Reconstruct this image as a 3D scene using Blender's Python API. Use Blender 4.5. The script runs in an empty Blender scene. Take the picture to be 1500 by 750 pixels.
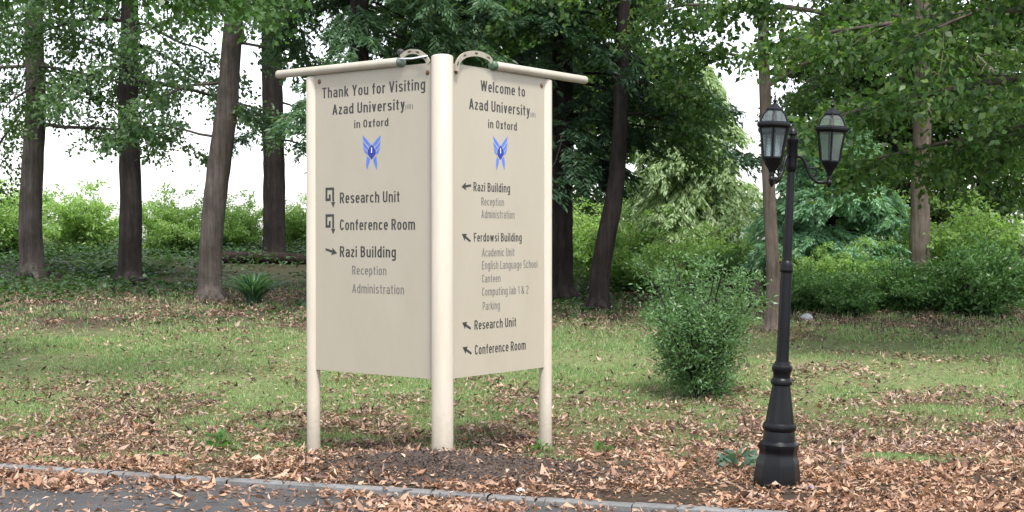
import bpy, bmesh, math, random
import numpy as np
from mathutils import Vector, Matrix

# ------------------------------------------------------------------ camera, sky, sun, exposure
SC = bpy.context.scene
COL = SC.collection
F_PX, W_PX, H_PX = 2100.0, 1500.0, 750.0
EYE = 1.6
PITCH = math.atan(25.0 / F_PX)

cam_d = bpy.data.cameras.new("camera")
cam_d.sensor_width = 36.0
cam_d.lens = 36.0 * F_PX / W_PX
cam_d.clip_start = 0.1
cam_d.clip_end = 3000.0
cam = bpy.data.objects.new("camera", cam_d)
cam.location = (0, 0, EYE)
cam.rotation_euler = (math.pi / 2 - PITCH, 0, 0)
COL.objects.link(cam)
SC.camera = cam

SUN_DIR = Vector((0.15, -0.45, 0.9)).normalized()
SUN_EL = math.asin(SUN_DIR.z)
SUN_ROT = math.atan2(SUN_DIR.x, SUN_DIR.y)

world = bpy.data.worlds.new("World")
SC.world = world
world.use_nodes = True
wn = world.node_tree
wn.nodes.clear()
sky = wn.nodes.new("ShaderNodeTexSky")
sky.sky_type = 'NISHITA'
sky.sun_disc = False
sky.sun_elevation = SUN_EL
sky.sun_rotation = SUN_ROT
sky.air_density = 1.0
sky.dust_density = 1.5
sky.ozone_density = 1.0
hs = wn.nodes.new("ShaderNodeHueSaturation")      # thin bright overcast: a pale sky
hs.inputs['Saturation'].default_value = 0.30
bg = wn.nodes.new("ShaderNodeBackground")
bg.inputs['Strength'].default_value = 0.15
wo = wn.nodes.new("ShaderNodeOutputWorld")
wn.links.new(sky.outputs[0], hs.inputs['Color'])
wn.links.new(hs.outputs[0], bg.inputs['Color'])
wn.links.new(bg.outputs[0], wo.inputs['Surface'])

sun_d = bpy.data.lights.new("sun", 'SUN')
sun_d.energy = 2.1
sun_d.angle = math.radians(9)
sun_d.color = (1.0, 0.95, 0.87)
sun = bpy.data.objects.new("sun", sun_d)
sun.rotation_euler = SUN_DIR.to_track_quat('Z', 'Y').to_euler()
COL.objects.link(sun)

SC.view_settings.view_transform = 'Standard'
SC.view_settings.look = 'None'
SC.view_settings.gamma = 1.0
SC.view_settings.use_curve_mapping = False
SC.view_settings.exposure = 1.42
SC.render.engine = 'CYCLES'
SC.cycles.max_bounces = 7
SC.cycles.diffuse_bounces = 4
SC.cycles.glossy_bounces = 3
SC.cycles.transmission_bounces = 5
SC.cycles.transparent_max_bounces = 8
SC.cycles.use_denoising = True

# ------------------------------------------------------------------ helpers
R = np.random.default_rng(11)


def tag(o, label=None, cat=None, group=None, kind=None):
    if label: o["label"] = label
    if cat: o["category"] = cat
    if group: o["group"] = group
    if kind: o["kind"] = kind
    return o


def empty(name, loc, label, cat, group=None, rot=(0, 0, 0)):
    o = bpy.data.objects.new(name, None)
    o.empty_display_size = 0.1
    o.location = loc
    o.rotation_euler = rot
    COL.objects.link(o)
    return tag(o, label, cat, group)


def np_mesh(name, V, faces, mat, parent=None, smooth=False, idx=None):
    """V (n,3); faces: an (m,k) array or a list of such arrays."""
    V = np.asarray(V, dtype=np.float32)
    if not isinstance(faces, list):
        faces = [faces]
    faces = [np.asarray(f, dtype=np.int32) for f in faces if len(f)]
    me = bpy.data.meshes.new(name)
    me.vertices.add(len(V))
    me.vertices.foreach_set("co", V.ravel())
    nl = sum(f.size for f in faces)
    nf = sum(len(f) for f in faces)
    me.loops.add(nl)
    me.loops.foreach_set("vertex_index", np.concatenate([f.ravel() for f in faces]))
    st, off = [], 0
    for f in faces:
        st.append(off + np.arange(len(f), dtype=np.int32) * f.shape[1])
        off += f.size
    me.polygons.add(nf)
    me.polygons.foreach_set("loop_start", np.concatenate(st).astype(np.int32))
    me.update(calc_edges=True)
    me.validate()
    if smooth:
        me.polygons.foreach_set("use_smooth", np.ones(len(me.polygons), dtype=bool))
    me.materials.append(mat)
    o = bpy.data.objects.new(name, me)
    COL.objects.link(o)
    if parent: o.parent = parent
    return o


def bm_obj(name, bm, mat, parent=None, smooth=False):
    me = bpy.data.meshes.new(name)
    bmesh.ops.recalc_face_normals(bm, faces=bm.faces[:])
    bm.to_mesh(me)
    bm.free()
    if smooth:
        for p in me.polygons: p.use_smooth = True
    me.materials.append(mat)
    o = bpy.data.objects.new(name, me)
    COL.objects.link(o)
    if parent: o.parent = parent
    return o


def auto_smooth(o, deg=35):
    me = o.data
    for p in me.polygons: p.use_smooth = True
    me.set_sharp_from_angle(angle=math.radians(deg))
    return o


def unit(a):
    return a / np.maximum(np.linalg.norm(a, axis=-1, keepdims=True), 1e-9)


class Tubes:
    """several tapered tubes collected into ONE mesh"""
    def __init__(self):
        self.V, self.F, self.T, self.n = [], [], [], 0

    def add(self, pts, rad, ns=8, lump=0.0, flute=None, cap=True):
        pts = np.asarray(pts, float)
        rad = np.asarray(rad, float)
        m = len(pts)
        tan = unit(np.gradient(pts, axis=0))
        ref = np.array([1.0, 0, 0]) if abs(tan[0][0]) < 0.8 else np.array([0, 1.0, 0])
        a = np.arange(ns) / ns * 2 * math.pi
        rings = []
        for i in range(m):
            u = np.cross(tan[i], ref); u /= np.linalg.norm(u)
            v = np.cross(tan[i], u)
            r = np.full(ns, rad[i])
            if lump: r = r * (1 + lump * (np.sin(a * 3 + i * 0.35) * .4 + np.sin(a * 5 - i * .5 + 1) * .3 + R.normal(0, .35, ns)))
            rings.append(pts[i] + np.outer(np.cos(a) * r, u) + np.outer(np.sin(a) * r, v))
        self.V.append(np.concatenate(rings))
        j = np.arange(ns)
        for i in range(m - 1):
            b0, b1 = self.n + i * ns, self.n + (i + 1) * ns
            self.F.append(np.stack([b0 + j, b0 + (j + 1) % ns, b1 + (j + 1) % ns, b1 + j], 1))
        self.n += m * ns
        if cap:
            self.V.append(pts[[0, -1]])
            c0, c1 = self.n, self.n + 1
            s0, s1 = self.n - m * ns, self.n - ns
            self.T.append(np.stack([s0 + (j + 1) % ns, s0 + j, np.full(ns, c0)], 1))
            self.T.append(np.stack([s1 + j, s1 + (j + 1) % ns, np.full(ns, c1)], 1))
            self.n += 2

    def obj(self, name, mat, parent=None, org=(0, 0, 0)):
        fs = [np.concatenate(self.F)]
        if self.T: fs.append(np.concatenate(self.T))
        return np_mesh(name, np.concatenate(self.V) - np.asarray(org), fs, mat, parent, smooth=True)


def spline(pts, n):
    """Catmull-Rom through pts"""
    P = np.asarray(pts, float)
    P = np.vstack([2 * P[0] - P[1], P, 2 * P[-1] - P[-2]])
    out = []
    k = len(P) - 3
    for t in np.linspace(0, k - 1e-6, n):
        i = int(t); u = t - i
        p0, p1, p2, p3 = P[i], P[i + 1], P[i + 2], P[i + 3]
        out.append(0.5 * ((2 * p1) + (-p0 + p2) * u + (2 * p0 - 5 * p1 + 4 * p2 - p3) * u * u + (-p0 + 3 * p1 - 3 * p2 + p3) * u ** 3))
    return np.array(out)


def leaf_geo(P, D, N, L, W, fold=0.25):
    """one folded rhombic leaf per row: 4 vertices, one quad"""
    D = unit(D)
    S = unit(np.cross(D, N))
    U = np.cross(S, D)
    L = np.asarray(L)[:, None]; W = np.asarray(W)[:, None]
    mid = P + D * L * 0.42
    a = P
    b = mid + S * W * .5 + U * W * fold
    c = P + D * L
    d = mid - S * W * .5 + U * W * fold
    V = np.stack([a, b, c, d], 1).reshape(-1, 3)
    F = np.arange(len(P) * 4).reshape(-1, 4)
    return V, F


# value noise for scatter densities
_G = np.random.default_rng(5).random((64, 64))


def vnoise(x, y, s):
    x = np.asarray(x, float) / s + 100.3; y = np.asarray(y, float) / s + 57.7
    xi, yi = np.floor(x).astype(int), np.floor(y).astype(int)
    fx, fy = x - xi, y - yi
    fx = fx * fx * (3 - 2 * fx); fy = fy * fy * (3 - 2 * fy)
    g = lambda i, j: _G[i % 64, j % 64]
    return (g(xi, yi) * (1 - fx) * (1 - fy) + g(xi + 1, yi) * fx * (1 - fy) + g(xi, yi + 1) * (1 - fx) * fy + g(xi + 1, yi + 1) * fx * fy)


def fnoise(x, y, s):
    return (vnoise(x, y, s) + .5 * vnoise(x + 9, y, s / 2.1) + .25 * vnoise(x, y + 5, s / 4.3)) / 1.75


# the kerb line divides road and verge
K0 = np.array([-2.09, 9.62]); KD = np.array([0.9455, -0.3256]); KN = np.array([0.3256, 0.9455])


def kerb_s(x, y):
    return (np.asarray(x) - K0[0]) * KN[0] + (np.asarray(y) - K0[1]) * KN[1]


def ground_z(x, y):
    x = np.asarray(x, float); y = np.asarray(y, float)
    rise = np.interp(y, [10.2, 10.7, 11.3, 11.8, 12.6, 25, 36], [0, -.03, -.10, -.11, -.09, .52, .96]) + np.where(y > 36, .5 * (1 - np.exp(-(np.clip(y, 36, None) - 36) * .08)), 0)
    und = (fnoise(x, y, 2.2) - .5) * 0.08 * np.clip((y - 10) / 4, 0.15, 1)
    mound = 0.05 * np.exp(-(((x + .5) / .9) ** 2 + ((y - 10.1) / .5) ** 2))
    return rise + und + mound


def gz(x, y): return float(ground_z(x, y))


def ray(px, py):
    cp, sp = math.cos(PITCH), math.sin(PITCH)
    a, b = (px - W_PX / 2) / F_PX, -(py - H_PX / 2) / F_PX
    v = np.array([a, cp + b * sp, -sp + b * cp])
    return v / v[1]


def at(px, py, d):
    """the point of the place at distance d seen in that direction"""
    return np.array([0, 0, EYE]) + ray(px, py) * d


# ------------------------------------------------------------------ materials
def mat_new(name):
    m = bpy.data.materials.new(name)
    m.use_nodes = True
    nt = m.node_tree
    p = nt.nodes["Principled BSDF"]
    return m, nt, p


def ramp(nt, stops):
    r = nt.nodes.new("ShaderNodeValToRGB")
    e = r.color_ramp.elements
    while len(e) < len(stops): e.new(0.5)
    for el, (pos, c) in zip(e, stops):
        el.position = pos
        el.color = (*c, 1)
    return r


def noise(nt, scale, detail=4, rough=.6, stretch=None, coord='Object'):
    tc = nt.nodes.new("ShaderNodeTexCoord")
    n = nt.nodes.new("ShaderNodeTexNoise")
    n.inputs['Scale'].default_value = scale
    n.inputs['Detail'].default_value = detail
    n.inputs['Roughness'].default_value = rough
    if stretch:
        mp = nt.nodes.new("ShaderNodeMapping")
        mp.inputs['Scale'].default_value = stretch
        nt.links.new(tc.outputs[coord], mp.inputs[0])
        nt.links.new(mp.outputs[0], n.inputs['Vector'])
    else:
        nt.links.new(tc.outputs[coord], n.inputs['Vector'])
    return n


def bump(nt, p, src, strength, dist=0.01):
    b = nt.nodes.new("ShaderNodeBump")
    b.inputs['Strength'].default_value = strength
    b.inputs['Distance'].default_value = dist
    nt.links.new(src, b.inputs['Height'])
    nt.links.new(b.outputs[0], p.inputs['Normal'])


def paint(name, c1, c2, rough=.45, scale=6, bmp=.05, stretch=(1, 1, .35)):
    m, nt, p = mat_new(name)
    n = noise(nt, scale, 6, .65, stretch)
    r = ramp(nt, [(.3, c1), (.7, c2)])
    nt.links.new(n.outputs['Fac'], r.inputs[0])
    nt.links.new(r.outputs[0], p.inputs['Base Color'])
    p.inputs['Roughness'].default_value = rough
    n2 = noise(nt, 90, 3)
    bump(nt, p, n2.outputs['Fac'], bmp, .004)
    return m


def leaf_mat(name, cols, trans=.35, rough=.45, tint=(1.15, 1.25, .55)):
    """cols: list of colours, picked per leaf"""
    m, nt, p = mat_new(name)
    g = nt.nodes.new("ShaderNodeNewGeometry")
    n = len(cols)
    r = ramp(nt, [(i / max(1, n - 1), c) for i, c in enumerate(cols)])
    nt.links.new(g.outputs['Random Per Island'], r.inputs[0])
    nt.links.new(r.outputs[0], p.inputs['Base Color'])
    p.inputs['Roughness'].default_value = rough
    p.inputs['Specular IOR Level'].default_value = .35
    if trans:
        t = nt.nodes.new("ShaderNodeBsdfTranslucent")
        mx = nt.nodes.new("ShaderNodeMix"); mx.data_type = 'RGBA'; mx.blend_type = 'MULTIPLY'
        mx.inputs[0].default_value = 1
        nt.links.new(r.outputs[0], mx.inputs[6])
        mx.inputs[7].default_value = (*[c * 1.6 for c in tint], 1)
        nt.links.new(mx.outputs[2], t.inputs['Color'])
        ms = nt.nodes.new("ShaderNodeMixShader")
        ms.inputs[0].default_value = trans
        nt.links.new(p.outputs[0], ms.inputs[1])
        nt.links.new(t.outputs[0], ms.inputs[2])
        out = nt.nodes["Material Output"]
        nt.links.new(ms.outputs[0], out.inputs['Surface'])
    return m


def bark_mat(name, c1, c2, c3, scale=9):
    m, nt, p = mat_new(name)
    n = noise(nt, scale * 1.5, 8, .75, (1, 1, .10))
    n2 = noise(nt, 1.7, 4, .6)
    r = ramp(nt, [(.32, c1), (.55, c2), (.75, c3)])
    nt.links.new(n.outputs['Fac'], r.inputs[0])
    r2 = ramp(nt, [(.35, (.55, .55, .5)), (.7, (1.1, 1.1, 1.1))])
    nt.links.new(n2.outputs['Fac'], r2.inputs[0])
    mx = nt.nodes.new("ShaderNodeMix"); mx.data_type = 'RGBA'; mx.blend_type = 'MULTIPLY'
    mx.inputs[0].default_value = 1
    nt.links.new(r.outputs[0], mx.inputs[6]); nt.links.new(r2.outputs[0], mx.inputs[7])
    nt.links.new(mx.outputs[2], p.inputs['Base Color'])
    p.inputs['Roughness'].default_value = .95
    p.inputs['Specular IOR Level'].default_value = .15
    bump(nt, p, n.outputs['Fac'], 1.0, .06)
    return m


M = {}
M['post'] = paint('cream post paint', (.405, .36, .295), (.478, .43, .36), .42, 11, .05, (1, 1, .12))
def splash(m):
    nt = m.node_tree; p = nt.nodes["Principled BSDF"]
    src = p.inputs['Base Color'].links[0].from_socket
    tc = nt.nodes.new("ShaderNodeTexCoord"); sx = nt.nodes.new("ShaderNodeSeparateXYZ")
    nt.links.new(tc.outputs['Object'], sx.inputs[0])
    n = noise(nt, 22, 5, .7)
    ma = nt.nodes.new("ShaderNodeMath"); ma.operation = 'MULTIPLY_ADD'
    ma.inputs[1].default_value = -.45
    nt.links.new(n.outputs['Fac'], ma.inputs[0]); nt.links.new(sx.outputs['Z'], ma.inputs[2])
    mr = nt.nodes.new("ShaderNodeMapRange")
    mr.inputs['From Min'].default_value = -.22; mr.inputs['From Max'].default_value = .10
    mr.inputs['To Min'].default_value = .34; mr.inputs['To Max'].default_value = 0
    nt.links.new(ma.outputs[0], mr.inputs['Value'])
    mx = nt.nodes.new("ShaderNodeMix"); mx.data_type = 'RGBA'
    nt.links.new(mr.outputs[0], mx.inputs[0]); nt.links.new(src, mx.inputs[6])
    mx.inputs[7].default_value = (.11, .085, .06, 1)
    nt.links.new(mx.outputs[2], p.inputs['Base Color'])


splash(M['post'])
M['panel'] = paint('cream panel paint', (.352, .316, .250), (.380, .344, .276), .42, 2.6, .04, (1, .5, 1))
M['bar'] = paint('cream bar paint', (.37, .33, .27), (.43, .39, .325), .4, 6)
M['bracket'] = paint('weathered cream bracket paint', (.24, .215, .165), (.36, .33, .265), .5, 25)
M['ink'] = paint('black lettering', (.018, .018, .02), (.035, .033, .033), .4, 20)
M['ink_grey'] = paint('weathered grey lettering', (.10, .095, .09), (.17, .16, .15), .5, 30)
M['blue'] = paint('dark blue vinyl', (.006, .02, .24), (.012, .03, .3), .4)
M['pale_blue'] = paint('pale blue vinyl', (.06, .14, .52), (.085, .18, .58), .4)
M['white'] = paint('white paint', (.75, .77, .82), (.8, .82, .86), .4)
M['rust'] = paint('rusty bolt', (.09, .045, .02), (.2, .1, .04), .7, 40)
M['slot'] = paint('slot black', (.03, .03, .03), (.06, .055, .05), .8, 20)
M['cap_grey'] = paint('grey green plastic', (.07, .10, .085), (.12, .155, .13), .4, 10)
M['cap_green'] = paint('green plastic', (.035, .075, .04), (.06, .11, .06), .4, 10)
M['iron'] = paint('black iron', (.002, .0022, .0035), (.005, .0055, .0075), .36, 12, .25)


def glass_mat():
    m, nt, p = mat_new('frosted lantern glass')
    p.inputs['Base Color'].default_value = (.66, .74, .76, 1)
    p.inputs['Roughness'].default_value = .18
    p.inputs['Transmission Weight'].default_value = .92
    p.inputs['IOR'].default_value = 1.12
    p.inputs['Specular IOR Level'].default_value = .92
    return m


M['glass'] = glass_mat()
M['iron'].node_tree.nodes['Principled BSDF'].inputs['Specular IOR Level'].default_value = .25
M['bulb'] = paint('white bulb glass', (.8, .8, .78), (.86, .86, .84), .2)

M['bark_grey'] = bark_mat('grey bark', (.07, .058, .055), (.15, .125, .115), (.25, .22, .20))
M['bark_dark'] = bark_mat('dark bark', (.018, .015, .016), (.045, .037, .036), (.085, .07, .065), 7)
M['bark_pale'] = bark_mat('pale brown bark', (.13, .105, .09), (.24, .195, .17), (.34, .29, .255), 12)
M['log'] = bark_mat('rotten log bark', (.014, .011, .01), (.035, .026, .022), (.065, .05, .042), 8)

M['leaf_maple'] = leaf_mat('maple leaf', [(.028, .062, .02), (.04, .09, .026), (.055, .12, .035), (.085, .15, .045), (.13, .19, .06)], .42)
M['leaf_near'] = leaf_mat('bright maple leaf', [(.035, .085, .022), (.05, .11, .03), (.065, .135, .035)], .34)
M['leaf_soft'] = leaf_mat('soft green leaf', [(.035, .075, .035), (.055, .11, .05), (.085, .15, .07), (.13, .20, .10)], .38)
M['needle_dark'] = leaf_mat('dark needle spray', [(.022, .056, .030), (.036, .080, .042), (.06, .112, .06)], .27, .5)
M['needle_mid'] = leaf_mat('mid needle spray', [(.045, .10, .055), (.075, .14, .075), (.105, .18, .095)], .32, .45)
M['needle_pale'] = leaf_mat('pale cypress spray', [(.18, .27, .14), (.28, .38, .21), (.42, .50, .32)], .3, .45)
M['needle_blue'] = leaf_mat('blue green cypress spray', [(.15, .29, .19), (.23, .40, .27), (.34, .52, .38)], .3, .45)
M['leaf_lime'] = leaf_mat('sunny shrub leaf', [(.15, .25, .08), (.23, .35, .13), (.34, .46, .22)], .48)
M['leaf_bush'] = leaf_mat('privet leaf', [(.065, .135, .055), (.095, .18, .075), (.14, .23, .11)], .32, .4)
M['leaf_back'] = leaf_mat('woodland leaf', [(.035, .075, .022), (.055, .105, .03), (.08, .135, .04)], .4)
M['leaf_hedge'] = leaf_mat('laurel leaf', [(.02, .055, .018), (.035, .08, .025), (.05, .10, .03)], .25, .35)
M['laurel'] = leaf_mat('laurel bush leaf', [(.045, .11, .035), (.075, .16, .05), (.11, .21, .075)], .3, .38)
M['fern'] = leaf_mat('fern frond', [(.08, .15, .04), (.11, .19, .05)], .4)
M['strap'] = leaf_mat('strap leaf', [(.035, .085, .05), (.055, .12, .07), (.085, .16, .09)], .3)
M['weed'] = leaf_mat('weed leaf', [(.05, .13, .035), (.08, .17, .045)], .4)
M['weed_blue'] = leaf_mat('thistle leaf', [(.07, .13, .10), (.10, .17, .13)], .3)
M['grass'] = leaf_mat('grass blade', [(.10, .18, .07), (.16, .25, .10), (.23, .32, .15), (.38, .38, .24)], .35, .6)
M['litter'] = leaf_mat('dead leaf', [(.04, .027, .026), (.075, .048, .044), (.15, .092, .075), (.26, .165, .125), (.34, .235, .18), (.45, .35, .28), (.10, .066, .062)], .15, .7, (1.1, .9, .6))
M['litter_tan'] = leaf_mat('orange dead leaf', [(.07, .042, .032), (.18, .10, .065), (.30, .165, .105), (.40, .235, .15), (.48, .31, .21), (.20, .12, .09), (.55, .42, .31)], .15, .7, (1.1, .9, .6))
M['mulch'] = leaf_mat('bark mulch chip', [(.02, .014, .012), (.045, .03, .024), (.085, .055, .042), (.14, .095, .07)], 0, .9)


def ground_mat():
    m, nt, p = mat_new('woodland ground')
    n1 = noise(nt, .9, 6, .65)
    n2 = noise(nt, 14, 6, .7)
    n3 = noise(nt, 2.2, 5, .6)
    tc = nt.nodes.new("ShaderNodeTexCoord")
    sx = nt.nodes.new("ShaderNodeSeparateXYZ")
    nt.links.new(tc.outputs['Object'], sx.inputs[0])
    ad = nt.nodes.new("ShaderNodeMath"); ad.operation = 'MULTIPLY_ADD'      # y + noise * 4
    ad.inputs[1].default_value = 4.0
    nt.links.new(n3.outputs['Fac'], ad.inputs[0]); nt.links.new(sx.outputs['Y'], ad.inputs[2])
    mr = nt.nodes.new("ShaderNodeMapRange")
    mr.inputs['From Min'].default_value = 8.0; mr.inputs['From Max'].default_value = 28.0
    nt.links.new(ad.outputs[0], mr.inputs['Value'])
    zone = ramp(nt, [(.14, (.055, .042, .034)), (.34, (.10, .095, .05)), (.44, (.15, .19, .085)), (.66, (.14, .175, .08)), (.76, (.075, .06, .045)), (.95, (.05, .05, .03))])
    nt.links.new(mr.outputs[0], zone.inputs[0])
    r2 = ramp(nt, [(.3, (.5, .48, .46)), (.7, (1.3, 1.25, 1.2))])
    nt.links.new(n2.outputs['Fac'], r2.inputs[0])
    mx = nt.nodes.new("ShaderNodeMix"); mx.data_type = 'RGBA'; mx.blend_type = 'MULTIPLY'
    mx.inputs[0].default_value = 1
    nt.links.new(zone.outputs[0], mx.inputs[6]); nt.links.new(r2.outputs[0], mx.inputs[7])
    nt.links.new(mx.outputs[2], p.inputs['Base Color'])
    p.inputs['Roughness'].default_value = 1
    p.inputs['Specular IOR Level'].default_value = .1
    bump(nt, p, n2.outputs['Fac'], .8, .03)
    return m


def grit_mat(name, c1, c2, scale, bmp):
    m, nt, p = mat_new(name)
    n = noise(nt, scale, 8, .75)
    n2 = noise(nt, 3, 5, .6)
    r = ramp(nt, [(.3, c1), (.7, c2)])
    r2 = ramp(nt, [(.35, (.7, .7, .7)), (.65, (1.1, 1.1, 1.1))])
    nt.links.new(n.outputs['Fac'], r.inputs[0]); nt.links.new(n2.outputs['Fac'], r2.inputs[0])
    mx = nt.nodes.new("ShaderNodeMix"); mx.data_type = 'RGBA'; mx.blend_type = 'MULTIPLY'
    mx.inputs[0].default_value = 1
    nt.links.new(r.outputs[0], mx.inputs[6]); nt.links.new(r2.outputs[0], mx.inputs[7])
    nt.links.new(mx.outputs[2], p.inputs['Base Color'])
    p.inputs['Roughness'].default_value = .95
    bump(nt, p, n.outputs['Fac'], bmp, .01)
    return m


M['ground'] = ground_mat()
M['asphalt'] = grit_mat('asphalt', (.03, .03, .033), (.075, .073, .075), 60, .6)
M['kerb'] = grit_mat('kerb concrete', (.11, .11, .113), (.19, .19, .192), 30, .6)
M['soil'] = grit_mat('dark soil', (.018, .013, .011), (.07, .05, .04), 16, 1.0)
M['stone'] = grit_mat('grey stone', (.22, .24, .27), (.36, .38, .41), 12, .5)

# ------------------------------------------------------------------ ground, road, kerb
def kt(t, s):
    return K0[0] + KD[0] * t + KN[0] * s, K0[1] + KD[1] * t + KN[1] * s


def build_ground():
    s_rows = [-400, -120, -40, -12, -4, -1, -.09, -.085] + list(np.arange(0, 5, .16)) + list(np.arange(5, 20, .4)) + list(np.arange(20, 60, 1.5)) + [64, 72, 85, 110, 160, 260, 420, 700]
    t_cols = [-600, -300, -150, -90, -60, -40, -30, -22] + list(np.arange(-16, -8, .8)) + list(np.arange(-8, 10, .2)) + list(np.arange(10, 20, .8)) + [24, 30, 40, 60, 90, 150, 300, 600]
    T, S = np.meshgrid(t_cols, s_rows)
    X = K0[0] + KD[0] * T + KN[0] * S
    Y = K0[1] + KD[1] * T + KN[1] * S
    Z = np.where(S > -.088, ground_z(X, Y), -.22)
    V = np.stack([X, Y, Z], -1).reshape(-1, 3)
    nr, nc = len(s_rows), len(t_cols)
    i, j = np.meshgrid(np.arange(nr - 1), np.arange(nc - 1), indexing='ij')
    a = (i * nc + j).ravel()
    F = np.stack([a, a + 1, a + nc + 1, a + nc], 1)
    o = np_mesh('ground', V, F, M['ground'], smooth=True)
    tag(o, kind='structure')
    # road
    ts = np.linspace(-60, 60, 121); ss = [-9, -6, -3, -1.5, -.6, -.115]
    T, S = np.meshgrid(ts, ss)
    X = K0[0] + KD[0] * T + KN[0] * S
    Y = K0[1] + KD[1] * T + KN[1] * S
    V = np.stack([X, Y, np.full_like(X, -.026)], -1).reshape(-1, 3)
    nr, nc = len(ss), len(ts)
    i, j = np.meshgrid(np.arange(nr - 1), np.arange(nc - 1), indexing='ij')
    a = (i * nc + j).ravel()
    o = np_mesh('road', V, np.stack([a, a + 1, a + nc + 1, a + nc], 1), M['asphalt'])
    tag(o, kind='structure')
    # kerb: rounded profile swept along the line
    prof = [(-.113, -.2), (-.115, -.03), (-.112, .002), (-.100, .011), (-.06, .013), (-.03, .013), (-.003, .008), (-.0, -.2)]
    V, F, m = [], [], len(prof)
    k0 = -40.0
    while k0 < 40:                                   # one kerb stone after another, narrow joints between
        dz, ds = R.normal(0, .0025), R.normal(0, .003)
        i0 = len(V)
        ts = np.linspace(k0 + .004, k0 + .91, 6)
        for t in ts:
            w = (vnoise(t, 3, .3) - .5) * .005
            for (q, z) in prof:
                x, y = kt(t, q + w + ds); V.append((x, y, z + dz + w * .5))
        for i in range(len(ts) - 1):
            for j in range(m - 1):
                F.append((i0 + i * m + j, i0 + i * m + j + 1, i0 + (i + 1) * m + j + 1, i0 + (i + 1) * m + j))
        k0 += .915
    o = np_mesh('kerb', V, np.array(F), M['kerb'])
    auto_smooth(o, 40)
    tag(o, kind='structure')


build_ground()

# ------------------------------------------------------------------ welcome sign
PC = np.array([-0.515, 10.60]); PL = np.array([-1.587, 11.45]); PR = np.array([0.272, 11.66])
Z_TOP, Z_BOT = 2.905, 0.56


def rounded_post(r, z0, z1, dome):
    bm = bmesh.new()
    n = 40
    prof = [(r, z0), (r, z1 - dome)] + [(r * math.cos(a), z1 - dome + dome * math.sin(a)) for a in np.linspace(.3, math.pi / 2 - .12, 6)]
    rings = [[bm.verts.new((rr * math.cos(k / n * 2 * math.pi), rr * math.sin(k / n * 2 * math.pi), z)) for k in range(n)] for rr, z in prof]
    for a, b in zip(rings[:-1], rings[1:]):
        for k in range(n): bm.faces.new((a[k], a[(k + 1) % n], b[(k + 1) % n], b[k]))
    bm.faces.new(rings[-1]); bm.faces.new(list(reversed(rings[0])))
    return bm


def lathe(bm, prof, n, cx=0, cy=0, ph=0.0, flute=None):
    rings = []
    for r, z in prof:
        ring = []
        for k in range(n):
            a = k / n * 2 * math.pi + ph
            rr = r * (1 - (flute if flute and k % 2 else 0))
            ring.append(bm.verts.new((cx + rr * math.cos(a), cy + rr * math.sin(a), z)))
        rings.append(ring)
    for a, b in zip(rings[:-1], rings[1:]):
        for k in range(n): bm.faces.new((a[k], a[(k + 1) % n], b[(k + 1) % n], b[k]))
    bm.faces.new(rings[-1]); bm.faces.new(list(reversed(rings[0])))


def prism(bm, poly, w0, w1):
    """poly in the (u, v) plane, extruded w0..w1"""
    a = [bm.verts.new((u, v, w0)) for u, v in poly]
    b = [bm.verts.new((u, v, w1)) for u, v in poly]
    bm.faces.new(b); bm.faces.new(list(reversed(a)))
    n = len(poly)
    for k in range(n): bm.faces.new((a[k], a[(k + 1) % n], b[(k + 1) % n], b[k]))


# ---- condensed gothic lettering drawn as strokes (cap height 1)
def _el(cx, cy, rx, ry, a0, a1, n=None, e=2.5):
    n = n or max(5, int(abs(a1 - a0) / 18))
    out = []
    for a in np.linspace(math.radians(a0), math.radians(a1), n):
        c, s_ = math.cos(a), math.sin(a)
        out.append((cx + rx * math.copysign(abs(c) ** (2 / e), c), cy + ry * math.copysign(abs(s_) ** (2 / e), s_)))
    return out


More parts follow.
